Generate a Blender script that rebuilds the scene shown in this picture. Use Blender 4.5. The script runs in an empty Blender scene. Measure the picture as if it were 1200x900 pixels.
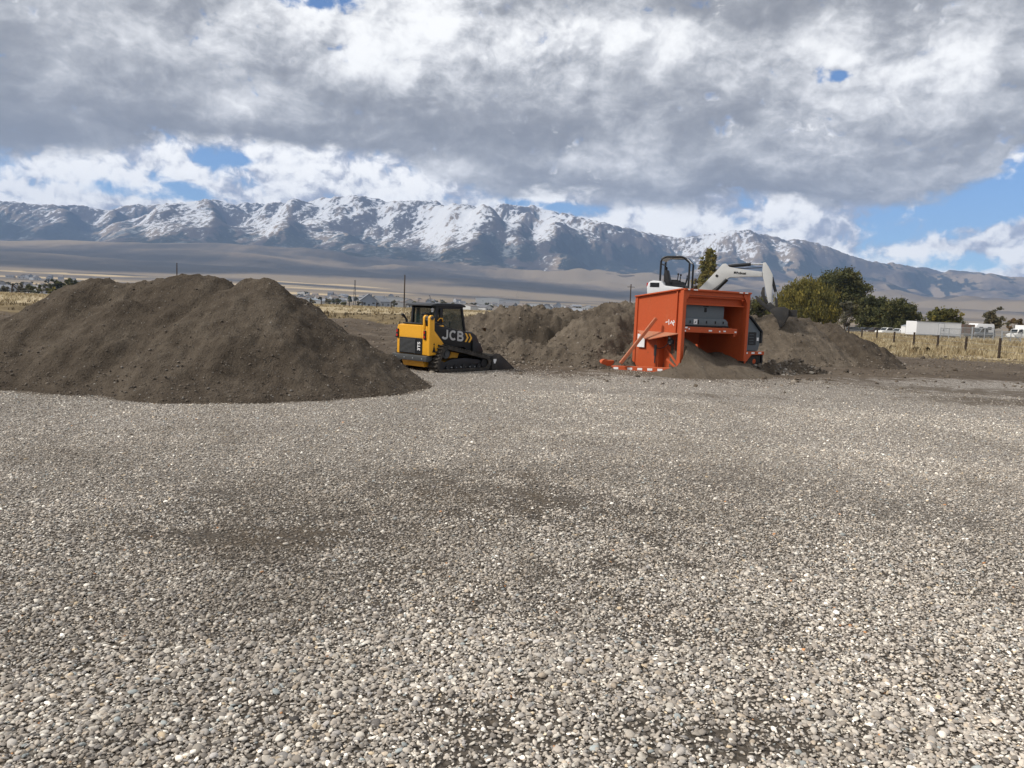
import bpy, bmesh, math, random
import numpy as np
from mathutils import Vector, Matrix, Euler, noise as mnoise

S = bpy.context.scene
COL = S.collection
R = math.radians
random.seed(7)

# ------------------------------------------------------------------ camera
FPX = 902.0                                   # focal length in pixels of the 1200 px wide photograph
CAM = Vector((0.0, 0.0, 2.0))
PITCH = math.atan(90.0 / FPX)
ROLL = R(2.3)
_f = Vector((0, math.cos(PITCH), -math.sin(PITCH)))
_u0 = Vector((0, math.sin(PITCH), math.cos(PITCH)))
_r0 = Vector((1, 0, 0))
_r = _r0 * math.cos(ROLL) + _u0 * math.sin(ROLL)
_u = _u0 * math.cos(ROLL) - _r0 * math.sin(ROLL)
cam_data = bpy.data.cameras.new('camera')
cam_data.sensor_fit = 'HORIZONTAL'
cam_data.sensor_width = 36.0
cam_data.lens = 36.0 * FPX / 1200.0
cam_data.clip_start = 0.1
cam_data.clip_end = 60000.0
cam = bpy.data.objects.new('camera', cam_data)
COL.objects.link(cam)
_m = Matrix((_r, _u, -_f)).transposed().to_4x4()
_m.translation = CAM
cam.matrix_world = _m
S.camera = cam

def ray(px, py):
    return (_f + _r * ((px - 600.0) / FPX) + _u * ((450.0 - py) / FPX))
def at(px, py, depth):
    """world point seen at photo pixel px,py at distance depth along +Y"""
    d = ray(px, py)
    return CAM + d * (depth / d.y)
def on(px, py, z=0.0):
    """world point seen at photo pixel on the level z"""
    d = ray(px, py)
    return CAM + d * ((z - CAM.z) / d.z)
def azel(px, py):
    d = ray(px, py).normalized()
    return math.degrees(math.atan2(d.x, d.y)), math.degrees(math.asin(d.z))

# ------------------------------------------------------------------ render look
S.render.engine = 'CYCLES'
S.view_settings.view_transform = 'Standard'
S.view_settings.look = 'None'
S.view_settings.exposure = 0.80
S.view_settings.gamma = 1.0
S.view_settings.use_curve_mapping = False
S.cycles.use_denoising = True
try:
    S.cycles.denoiser = 'OPENIMAGEDENOISE'
    S.cycles.denoising_input_passes = 'RGB_ALBEDO_NORMAL'
except Exception:
    pass
S.cycles.max_bounces = 5
S.cycles.diffuse_bounces = 3
S.cycles.glossy_bounces = 2
S.cycles.transmission_bounces = 4
S.cycles.transparent_max_bounces = 12
S.cycles.volume_bounces = 0
S.cycles.caustics_reflective = False
S.cycles.caustics_refractive = False

# ------------------------------------------------------------------ node maths
class NX:
    """arithmetic on shader sockets"""
    def __init__(s, nt, sock): s.nt, s.s = nt, sock
    def _m(s, op, *a):
        n = s.nt.nodes.new('ShaderNodeMath'); n.operation = op
        for i, v in enumerate((s,) + a):
            if isinstance(v, NX): s.nt.links.new(v.s, n.inputs[i])
            else: n.inputs[i].default_value = float(v)
        return NX(s.nt, n.outputs[0])
    def __add__(s, o): return s._m('ADD', o)
    __radd__ = __add__
    def __sub__(s, o): return s._m('SUBTRACT', o)
    def __rsub__(s, o): return (s * -1.0) + o
    def __mul__(s, o): return s._m('MULTIPLY', o)
    __rmul__ = __mul__
    def __truediv__(s, o): return s._m('DIVIDE', o)
    def pw(s, e): return s._m('POWER', e)
    def mx(s, o): return s._m('MAXIMUM', o)
    def mn(s, o): return s._m('MINIMUM', o)
    def madd(s, a, b): return s._m('MULTIPLY_ADD', a, b)
    def fn(s, op, *a): return s._m(op, *a)
    def smooth(s, a, b, lo=0.0, hi=1.0):
        n = s.nt.nodes.new('ShaderNodeMapRange'); n.interpolation_type = 'SMOOTHSTEP'
        s.nt.links.new(s.s, n.inputs[0])
        for i, v in zip((1, 2, 3, 4), (a, b, lo, hi)): n.inputs[i].default_value = v
        return NX(s.nt, n.outputs[0])
    def lin(s, a, b, lo=0.0, hi=1.0):
        n = s.nt.nodes.new('ShaderNodeMapRange'); n.clamp = True
        s.nt.links.new(s.s, n.inputs[0])
        for i, v in zip((1, 2, 3, 4), (a, b, lo, hi)): n.inputs[i].default_value = v
        return NX(s.nt, n.outputs[0])

def nx_mix(nt, fac, a, b, mode='MIX'):
    n = nt.nodes.new('ShaderNodeMix'); n.data_type = 'RGBA'; n.blend_type = mode; n.clamp_factor = True
    for k, v in ((0, fac), (6, a), (7, b)):
        if isinstance(v, NX): v = v.s
        if hasattr(v, 'links'): nt.links.new(v, n.inputs[k])
        elif k == 0: n.inputs[0].default_value = float(v)
        else: n.inputs[k].default_value = (*v[:3], 1.0)
    return n.outputs[2]
def nx_vec(nt, x, y, z):
    n = nt.nodes.new('ShaderNodeCombineXYZ')
    for i, v in enumerate((x, y, z)):
        if isinstance(v, NX): nt.links.new(v.s, n.inputs[i])
        else: n.inputs[i].default_value = float(v)
    return n.outputs[0]
def nx_vmath(nt, op, a, b=None, scale=None):
    n = nt.nodes.new('ShaderNodeVectorMath'); n.operation = op
    for i, v in enumerate((a, b)):
        if v is None: continue
        if hasattr(v, 'links'): nt.links.new(v, n.inputs[i])
        else: n.inputs[i].default_value = v
    if scale is not None:
        if isinstance(scale, NX): nt.links.new(scale.s, n.inputs['Scale'])
        else: n.inputs['Scale'].default_value = scale
    return n.outputs[0]
def nx_noise(nt, vec, scale, detail=4, rough=0.55, lac=2.0, dist=0.0, out=0, kind='FBM'):
    n = nt.nodes.new('ShaderNodeTexNoise'); n.noise_dimensions = '3D'; n.noise_type = kind
    if vec is not None: nt.links.new(vec, n.inputs['Vector'])
    n.inputs['Scale'].default_value = scale; n.inputs['Detail'].default_value = detail
    n.inputs['Roughness'].default_value = rough; n.inputs['Lacunarity'].default_value = lac
    n.inputs['Distortion'].default_value = dist
    return NX(nt, n.outputs[0]) if out == 0 else n.outputs[1]

# ------------------------------------------------------------------ world: blue sky behind broken cloud
SUN_EL, SUN_AZ = 42.0, 256.0                  # degrees; azimuth clockwise from +Y (to the left, a little behind the camera)
SKY_STRENGTH = 0.1
w = bpy.data.worlds.new('World'); S.world = w; w.use_nodes = True
nt = w.node_tree; nt.nodes.clear()
wo = nt.nodes.new('ShaderNodeOutputWorld'); bg = nt.nodes.new('ShaderNodeBackground')
bg.inputs['Strength'].default_value = SKY_STRENGTH
sky = nt.nodes.new('ShaderNodeTexSky'); sky.sky_type = 'NISHITA'; sky.sun_disc = False
sky.sun_elevation = R(SUN_EL); sky.sun_rotation = R(SUN_AZ); sky.altitude = 1400
sky.air_density = 1.0; sky.dust_density = 0.4; sky.ozone_density = 1.5
tc = nt.nodes.new('ShaderNodeTexCoord'); D = tc.outputs['Generated']
sp = nt.nodes.new('ShaderNodeSeparateXYZ'); nt.links.new(D, sp.inputs[0])
dx, dy, dz = (NX(nt, sp.outputs[i]) for i in range(3))
az = dx.fn('ARCTAN2', dy) * (180 / math.pi)
el = dz.fn('ARCSINE') * (180 / math.pi)

def blobs(lst, warpx=None, warpy=None):
    tot = None
    X, Y = (az + warpx, el + warpy) if warpx is not None else (az, el)
    for px, py, rx, ry, amp in lst:
        a, e = azel(px, py)
        sx, sy = rx / FPX * 57.3, ry / FPX * 57.3
        u = (X - a) * (1 / sx); v = (Y - e) * (1 / sy)
        g = (u * u + v * v) * -1.0
        g = g.fn('EXPONENT') * amp
        tot = g if tot is None else tot + g
    return tot

hz = (dz.mx(0.0) + 0.22).pw(-0.5)
Q = nx_vmath(nt, 'SCALE', nx_vec(nt, dx, dy, dz * 1.55), scale=hz)
wn = nx_vmath(nt, 'SUBTRACT', nx_noise(nt, Q, 3.0, 4, 0.6, out=1), (0.5, 0.5, 0.5))
QW = nx_vmath(nt, 'ADD', Q, nx_vmath(nt, 'SCALE', wn, scale=0.22))
spw = nt.nodes.new('ShaderNodeSeparateXYZ'); nt.links.new(wn, spw.inputs[0])
wx, wy = NX(nt, spw.outputs[0]) * 9.0, NX(nt, spw.outputs[2]) * 4.0
n_big = nx_noise(nt, QW, 2.6, 3, 0.5)
n_mid = nx_noise(nt, QW, 4.4, 9, 0.58)
sun_off = (-0.045, -0.01, 0.075)
n_mid_s = nx_noise(nt, nx_vmath(nt, 'ADD', QW, sun_off), 4.4, 9, 0.58)
relief = n_mid - n_mid_s
QF = nx_vmath(nt, 'ADD', QW, nx_vmath(nt, 'SCALE', nx_vmath(nt, 'SUBTRACT', nx_noise(nt, QW, 9.0, 3, 0.6, out=1), (0.5, 0.5, 0.5)), scale=0.06))
n_fine = nx_noise(nt, QF, 11.0, 7, 0.58)
n_fine_s = nx_noise(nt, nx_vmath(nt, 'ADD', QF, (-0.018, -0.004, 0.03)), 11.0, 7, 0.58)
relief_f = n_fine - n_fine_s

# the deck's lower edge: below it the far cumulus band shows; edge follows the photograph's cloud base
deck = None
DECK = [(-400, 150), (0, 186), (150, 176), (235, 166), (330, 176), (450, 188), (560, 215), (660, 234), (800, 240), (960, 240), (1080, 232), (1150, 205), (1230, 160), (1500, 90)]
fc = nt.nodes.new('ShaderNodeFloatCurve'); cm = fc.mapping; cv = cm.curves[0]
pts = []
for px, py in DECK:
    a, e = azel(px, py); pts.append(((a + 60) / 120.0, e / 30.0))
pts = [(0.0, pts[0][1])] + pts + [(1.0, 0.35)]
while len(cv.points) < len(pts): cv.points.new(0.5, 0.5)
for p, q in zip(cv.points, pts): p.location = q; p.handle_type = 'AUTO'
cm.update()
nt.links.new(((az + 60) * (1 / 120.0)).s, fc.inputs['Value'])
edge = NX(nt, fc.outputs[0]) * 30.0
above = el - edge + (n_mid - 0.5) * 5.0 + (n_fine - 0.5) * 1.6
deck = above.smooth(-0.5, 0.7)

QC0 = nx_vmath(nt, 'SCALE', nx_vec(nt, dx, dy, dz * 1.25), scale=2.0)
QC = nx_vmath(nt, 'ADD', QC0, nx_vmath(nt, 'SCALE', nx_vmath(nt, 'SUBTRACT', nx_noise(nt, QC0, 6.0, 4, 0.6, out=1), (0.5, 0.5, 0.5)), scale=0.10))
c_mid = nx_noise(nt, QC, 6.5, 8, 0.55)
c_rel = c_mid - nx_noise(nt, nx_vmath(nt, 'ADD', QC, (-0.030, 0.0, 0.055)), 6.5, 8, 0.55)
c_fine = nx_noise(nt, QC, 20.0, 5, 0.55)
c_relf = c_fine - nx_noise(nt, nx_vmath(nt, 'ADD', QC, (-0.008, 0.0, 0.016)), 20.0, 5, 0.55)
# brightness of the deck: grey base with white broken tops
B_DECK = [(70, 20, 120, 40, .16), (240, 50, 60, 40, .34), (400, 30, 60, 45, .36), (330, 70, 120, 40, .10), (560, 40, 150, 45, .34), (700, 50, 110, 40, .22),
          (790, 40, 45, 40, .28), (290, 128, 55, 22, .30), (180, 90, 80, 25, .10), (460, 75, 120, 30, .14),
          (650, 182, 85, 20, .24), (480, 205, 80, 16, .16), (980, 62, 75, 28, .32), (960, 95, 60, 25, .34), (1130, 75, 70, 40, .26), (1010, 130, 100, 32, .22),
          (830, 120, 40, 22, .14), (1060, 140, 60, 25, .10), (730, 190, 60, 12, .12), (900, 205, 160, 12, .08), (1010, 25, 60, 20, .12),
          (80, 140, 200, 38, -.16), (470, 135, 130, 35, -.14), (330, 165, 130, 20, -.14), (760, 120, 90, 40, -.10), (860, 15, 90, 18, -.16), (640, 120, 140, 30, -.05),
          (860, 220, 200, 18, -.12), (1100, 190, 130, 28, -.08), (540, 175, 70, 18, -.10), (310, 85, 60, 20, -.08)]
bd = blobs(B_DECK, wx, wy) + 0.36 + (n_big - 0.5) * 0.35 + (n_mid - 0.5) * 0.62 + relief * 0.85 + relief_f * 0.45 + (n_fine - 0.5) * 0.15 + (c_rel * 1.0 + c_relf * 0.6) * (n_big + blobs([(350, 40, 300, 60, .5), (650, 40, 250, 60, .5), (1050, 90, 150, 60, .5)]))
# far from the photographed window the deck is a little brighter (towards the sun behind)
bd = bd + (dy * -1.0).smooth(-0.2, 0.9, 0.0, 0.35) + dz.smooth(0.4, 0.95, 0.0, 0.40)
bd = bd.smooth(-0.05, 1.12)
def ramp(nt, fac, stops):
    n = nt.nodes.new('ShaderNodeValToRGB'); nt.links.new(fac.s if isinstance(fac, NX) else fac, n.inputs[0])
    e = n.color_ramp.elements
    while len(e) < len(stops): e.new(0.5)
    for q, (p, c) in zip(e, stops): q.position = p; q.color = (*c, 1.0)
    return n.outputs[0]
col_deck = ramp(nt, bd, [(0.0, (.205, .208, .218)), (0.25, (.285, .288, .298)), (0.5, (.42, .423, .432)), (0.74, (.60, .60, .605)), (1.0, (.86, .855, .84))])

# far cumulus band, sunlit, with grey undersides
B_CUM = [(60, 215, 90, 30, .10), (230, 215, 120, 30, .06), (450, 210, 100, 25, .05), (760, 250, 70, 20, .12), (950, 262, 80, 25, -.18), (820, 255, 60, 30, .05), (1150, 290, 60, 20, .08)]
bc = blobs(B_CUM, wx * 0.4, wy * 0.4) + 0.60 + (c_mid - 0.5) * 1.0 + c_rel * 2.6 + c_relf * 1.5 + (c_fine - 0.5) * 0.3
bc = bc.smooth(0.1, 1.0)
col_cum = ramp(nt, bc, [(0.0, (.33, .35, .42)), (0.35, (.50, .515, .565)), (0.65, (.74, .74, .75)), (1.0, (.98, .965, .935))])
# openings to the blue, wanted where the photograph has them
HOLES = [(240, 178, 13.5, 9.6, -0.4), (256, 188, 25.5, 12.8, -0.4), (286, 188, 25.5, 6.4, -0.336), (105, 220, 33.0, 8.0, -0.336), (126, 216, 24.0, 9.6, -0.24), (206, 220, 36.0, 11.2, -0.36), (222, 227, 18.0, 8.0, -0.28), (192, 231, 33.0, 4.8, -0.24), (645, 242, 33.0, 6.4, -0.4), (672, 245, 36.0, 8.0, -0.4), (612, 238, 15.0, 6.4, -0.32), (1115, 250, 55, 16, -0.45), (1165, 232, 46, 20, -0.48), (1192, 212, 40, 26, -0.5), (1030, 266, 30.0, 12.8, -0.256), (1080, 303, 75.0, 9.6, -0.24), (1150, 312, 90.0, 9.6, -0.24), (790, 241, 12.0, 14.4, -0.32), (1095, 275, 45.0, 9.6, -0.2), (1150, 272, 40, 8, 0.25), (1140, 292, 55, 8, 0.2), (1145, 239, 10, 3, 0.35), (983, 88, 13.5, 6.4, -0.64), (990, 85, 9.0, 9.6, -0.64), (974, 93, 15.0, 4.8, -0.48), (335, 0, 33.0, 9.6, -0.64), (356, 3, 27.0, 11.2, -0.64), (374, 1, 15.0, 12.8, -0.56), (413, 2, 18.0, 12.8, -0.64)]
cov_c = (c_mid - 0.5) * 1.5 + (c_fine - 0.5) * 1.1 + 0.38 + blobs(HOLES, wx * 0.25, wy * 0.25)
a_cum = cov_c.smooth(-0.06, 0.34)
HOLES_D = [(346, 1, 36, 8, -0.5), (378, 0, 16, 7, -0.3), (413, 1, 15, 9, -0.5), (985, 88, 11, 5, -0.48), (968, 94, 12, 4, -0.22), (1195, 195, 30, 28, -0.6)]
cov_d = (n_mid - 0.5) * 0.7 + (n_fine - 0.5) * 0.7 + (c_fine - 0.5) * 1.3 + 0.43 + blobs(HOLES_D, wx * 0.25, wy * 0.25)
a_deck = cov_d.smooth(-0.06, 0.26) * deck

def scl(nt, c, k): return nx_vmath(nt, 'SCALE', c, scale=k)
blue = nx_vmath(nt, 'MULTIPLY', sky.outputs[0], (0.50, 0.64, 0.80))
K = 0.80 / SKY_STRENGTH
c1 = nx_mix(nt, a_cum, blue, scl(nt, col_cum, K))
c2 = nx_mix(nt, a_deck, c1, scl(nt, col_deck, K))
# below the horizon: dull ground colour
c3 = nx_mix(nt, dz.smooth(-0.02, 0.0), (1.2, 1.1, 1.0), c2)
nt.links.new(c3, bg.inputs['Color']); nt.links.new(bg.outputs[0], wo.inputs[0])
w.cycles.sampling_method = 'MANUAL'; w.cycles.sample_map_resolution = 512

# ------------------------------------------------------------------ sun, veiled by thin cloud
sl = bpy.data.lights.new('sun', 'SUN'); sl.energy = 2.2; sl.angle = R(10.0); sl.color = (1.0, 0.94, 0.86)
so = bpy.data.objects.new('sun', sl); COL.objects.link(so)
_sd = Vector((math.sin(R(SUN_AZ)) * math.cos(R(SUN_EL)), math.cos(R(SUN_AZ)) * math.cos(R(SUN_EL)), math.sin(R(SUN_EL))))
so.rotation_euler = (-_sd).to_track_quat('-Z', 'Y').to_euler()
so.location = _sd * 100
# ================================================================== helpers: numpy noise
def _hash2(ix, iy, seed):
    h = (ix.astype(np.int64) * 374761393 + iy.astype(np.int64) * 668265263 + seed * 974634777) & 0xffffffff
    h = ((h ^ (h >> 13)) * 1274126177) & 0xffffffff
    return (h ^ (h >> 16)) & 0xffff
def perlin(x, y, seed=0):
    x = np.asarray(x, float); y = np.asarray(y, float)
    x0 = np.floor(x); y0 = np.floor(y); fx = x - x0; fy = y - y0
    u = fx * fx * fx * (fx * (fx * 6 - 15) + 10); v = fy * fy * fy * (fy * (fy * 6 - 15) + 10)
    def g(ox, oy):
        a = _hash2(x0 + ox, y0 + oy, seed) * (2 * np.pi / 65536.0)
        return np.cos(a) * (fx - ox) + np.sin(a) * (fy - oy)
    n0 = g(0, 0) * (1 - u) + g(1, 0) * u
    n1 = g(0, 1) * (1 - u) + g(1, 1) * u
    return (n0 * (1 - v) + n1 * v) * 1.5
def fbm(x, y, oct=5, seed=0, gain=0.5, lac=2.03):
    t = 0; a = 1.0
    for k in range(oct):
        t = t + a * perlin(x, y, seed + k * 17); x = x * lac + 3.7; y = y * lac - 1.3; a *= gain
    return t
def ridged(x, y, oct=5, seed=0, gain=0.5, lac=2.03):
    t = 0; a = 1.0
    for k in range(oct):
        t = t + a * (1 - np.abs(perlin(x, y, seed + k * 17))); x = x * lac + 3.7; y = y * lac - 1.3; a *= gain
    return t
def sstep(a, b, x):
    t = np.clip((np.asarray(x, float) - a) / (b - a), 0, 1); return t * t * (3 - 2 * t)

# ================================================================== helpers: objects
def mesh_np(name, verts, faces, mat=None, smooth=True, attrs=None, parent=None, link=True):
    """faces: (n,3) or (n,4) int array"""
    me = bpy.data.meshes.new(name)
    verts = np.asarray(verts, np.float32); faces = np.asarray(faces, np.int32)
    k = faces.shape[1]; n = len(faces)
    me.vertices.add(len(verts)); me.vertices.foreach_set('co', verts.ravel())
    me.loops.add(n * k); me.loops.foreach_set('vertex_index', faces.ravel())
    me.polygons.add(n); me.polygons.foreach_set('loop_start', np.arange(0, n * k, k, dtype=np.int32))
    me.polygons.foreach_set('loop_total', np.full(n, k, np.int32))
    me.polygons.foreach_set('use_smooth', np.full(n, bool(smooth)))
    for an, av in (attrs or {}).items():
        av = np.asarray(av, np.float32)
        if av.ndim == 1:
            a = me.attributes.new(an, 'FLOAT', 'POINT'); a.data.foreach_set('value', av)
        else:
            a = me.attributes.new(an, 'FLOAT_COLOR', 'POINT')
            if av.shape[1] == 3: av = np.concatenate([av, np.ones((len(av), 1), np.float32)], 1)
            a.data.foreach_set('color', av.ravel())
    me.update(calc_edges=True)
    if mat: me.materials.append(mat)
    o = bpy.data.objects.new(name, me)
    if link: COL.objects.link(o)
    if parent is not None: o.parent = parent
    return o
def grid_faces(nu, nv, wrap=False):
    i = np.arange(nu if wrap else nu - 1)[:, None]; j = np.arange(nv - 1)[None, :]
    a = i * nv + j; b = ((i + 1) % nu) * nv + j
    return np.stack([a, b, b + 1, a + 1], -1).reshape(-1, 4)
def tag(o, label=None, cat=None, group=None, kind=None):
    if label: o['label'] = label
    if cat: o['category'] = cat
    if group: o['group'] = group
    if kind: o['kind'] = kind
    return o

# ================================================================== helpers: materials
MATS = {}
def new_mat(name):
    m = bpy.data.materials.new(name); m.use_nodes = True; nt = m.node_tree
    p = nt.nodes['Principled BSDF']; MATS[name] = m
    return m, nt, p
def obj_coords(nt):
    return nt.nodes.new('ShaderNodeTexCoord').outputs['Object']
def world_pos(nt):
    return nt.nodes.new('ShaderNodeNewGeometry').outputs['Position']
def attr(nt, name, out='Fac'):
    n = nt.nodes.new('ShaderNodeAttribute'); n.attribute_name = name
    return NX(nt, n.outputs['Fac']) if out == 'Fac' else n.outputs['Color']
def setc(p, nt, sock, v):
    if hasattr(v, 'links'): nt.links.new(v, p.inputs[sock])
    elif isinstance(v, NX): nt.links.new(v.s, p.inputs[sock])
    elif isinstance(v, (tuple, list)): p.inputs[sock].default_value = (*v[:3], 1.0)
    else: p.inputs[sock].default_value = v
def bump(nt, p, h, strength=0.5, dist=0.02):
    b = nt.nodes.new('ShaderNodeBump'); b.inputs['Strength'].default_value = strength; b.inputs['Distance'].default_value = dist
    nt.links.new(h.s if isinstance(h, NX) else h, b.inputs['Height']); nt.links.new(b.outputs[0], p.inputs['Normal'])
    return b

# ================================================================== ground heights
CX = np.array([-900, 0, 150, 300, 450, 560, 640, 900, 1200, 2000.0])
def px_az(px):
    return np.array([azel(float(q), 350.0)[0] for q in np.atleast_1d(px)])
CAZ = px_az(np.array([-500, 0, 150, 300, 450, 560, 640, 900, 1200, 1700.0]))
CEB = np.array([40, 47, 50, 57, 50, 44, 38, 31, 24, 22.0])
def zground(x, y):
    x = np.asarray(x, float); y = np.asarray(y, float)
    d = np.hypot(x, y); az = np.degrees(np.arctan2(x, y))
    front = sstep(-5, 10, y)
    near = fbm(x * .045, y * .045, 3, 5) * 0.10 + fbm(x * .35, y * .35, 3, 9) * 0.022
    near = near * sstep(2, 9, d) 
    left = 1 - sstep(2, 26, x - (y - 50) * 0.04)
    rise = 0.85 * sstep(27, 110, y) * left * front
    rise = rise - .8 * sstep(105, 180, y) * sstep(10, 50, x) * front
    rough = (fbm(x * .16, y * .16, 4, 21) * 0.35 + ridged(x * .5 + y * .12, y * .22, 3, 23) * .10 - .12) * sstep(27, 40, y) * (1 - sstep(60, 85, y)) * (1 - sstep(4, 16, x)) * front
    far = sstep(105, 600, d)
    z0 = (near * (1 - far) + rise * (1 - sstep(180, 620, d)) + rough)
    eb = np.interp(az, CAZ, CEB)
    t = np.clip((d - 620) / 4900.0, 0, 1.25)
    t = np.minimum(t, 1.0)
    zv = (-2.5 + np.minimum(d, 5520) * eb / FPX * (t ** 1.35)) * far - np.maximum(d - 5520, 0) * 0.12
    zv = zv + fbm(x * .0006, y * .0012, 4, 31) * 26 * sstep(1500, 4200, d)
    # low foothills at the foot of the range
    fh = np.maximum(0, fbm(x * .0013 + 4.2, y * .0022, 4, 47) + 0.15) * 150 * sstep(3600, 5000, d) * (1 - sstep(5300, 5900, d)) * sstep(-22, -8, az) * 0.45
    return z0 + (zv + fh) * front

# ================================================================== ground sheet
def build_ground():
    azs = np.concatenate([np.linspace(-56, 56, 561), np.linspace(58, 302, 62)])
    rs = np.concatenate([[0.0], np.geomspace(0.6, 6600, 465)])
    A, Rr = np.meshgrid(np.radians(azs), rs, indexing='ij')
    X = np.sin(A) * Rr; Y = np.cos(A) * Rr
    Z = zground(X, Y)
    x, y = X.ravel(), Y.ravel(); d = np.hypot(x, y); az = np.degrees(np.arctan2(x, y))
    # --- what lies on it
    edge = np.interp(x, [-40, -12, -4, 0, 6, 12, 18, 24, 40], [27, 27, 25.5, 24.2, 24.5, 26.5, 29, 27, 25])
    gravel = (1 - sstep(-4.5, 3.0, y - edge + fbm(x * .35, y * .35, 3, 58) * 1.2))
    gl = np.interp(x, [-60, -30, -14, -4, 2, 8, 12, 16, 22, 30, 60], [48, 52, 62, 66, 62, 62, 60, 54, 46, 41, 38])
    grass = sstep(-4, 6, y - gl) * (1 - sstep(300, 420, d))
    straw = sstep(-3, 8, y - gl - np.where(x < 5, 24, 3))
    sage_shade = np.clip(0.5 + fbm(az * .05 + 9, np.log(d + 1) * 6.5, 4, 63) * 0.8 , 0, 1)
    # far plain: cloud shadow painted as a dark band, sunlit ground as pale stripes
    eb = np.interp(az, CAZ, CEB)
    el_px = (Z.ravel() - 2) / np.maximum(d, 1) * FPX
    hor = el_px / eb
    shadow_belt = np.interp(hor, [0, .25, .40, .47, .58, .72, .80, 1.0], [.2, .15, .25, .8, .95, .9, .55, .25]) * (1 - sstep(0, 12, az) * 0.6)
    sage_shade = np.clip(shadow_belt + (sage_shade - .5) * 1.0, 0, 1)
    sunlit_strips = np.interp(hor, [0.04, .10, .16, .22, .28, .34, .40], [.2, .75, .25, .9, .35, .7, 0]) * (1 - sstep(-12, -2, az))
    sunlit_strips = np.clip(sunlit_strips * (0.75 + fbm(az * .09, hor * 30, 3, 71) * .9), 0, 1)
    wet = np.clip(sstep(27, 30, y) * (1 - grass), 0, 1)
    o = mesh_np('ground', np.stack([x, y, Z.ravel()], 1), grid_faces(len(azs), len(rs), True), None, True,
                dict(gravel=gravel, grass=grass, straw=straw, sage_shade=sage_shade, sunlit_strips=sunlit_strips, plain=sstep(190, 330, d), fines=1 - sstep(7, 12, d)))
    return tag(o, kind='structure')

# patches of bare dirt in the gravel, placed where the yard shows them
PATCH = [(550, 560, 2.85, 2.25, 0.56), (600, 590, 2.85, 1.35, 0.54), (330, 590, 2.1, 2.4, 0.45), (300, 630, 1.35, 0.75, 0.72), (480, 640, 1.8, 1.35, 0.45), (380, 500, 3.6, 1.2, 0.36), (660, 525, 2.4, 2.1, 0.5), (700, 545, 2.4, 0.75, 0.5), (430, 545, 3.75, 1.05, 0.32), (850, 462, 7.5, 1.2, 0.54), (700, 470, 6.0, 0.9, 0.32), (1150, 458, 6.0, 2.25, 0.9), (1180, 470, 4.5, 1.8, 0.81), (520, 485, 3.75, 0.9, 0.36), (120, 760, 0.52, 0.45, 0.36), (600, 850, 0.38, 0.3, 0.54), (570, 700, 1.8, 1.5, 0.27), (650, 660, 1.5, 0.6, 0.36), (900, 860, 0.45, 0.3, 0.45), (180, 540, 3.0, 0.6, 0.32), (950, 600, 2.25, 0.75, 0.23), (420, 470, 6.0, 0.75, 0.45), (1080, 455, 9.0, 1.5, 0.54), (880, 870, 0.75, 0.22, 0.54), (250, 570, 3.75, 0.45, 0.27)]
def dirt_patches(x, y):
    t = 0
    for px, py, sx, sy, a in PATCH:
        p = on(px, py); t = np.maximum(t, a * np.exp(-((x - p.x) / sx) ** 2 - ((y - p.y) / sy) ** 2))
    return t

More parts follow.
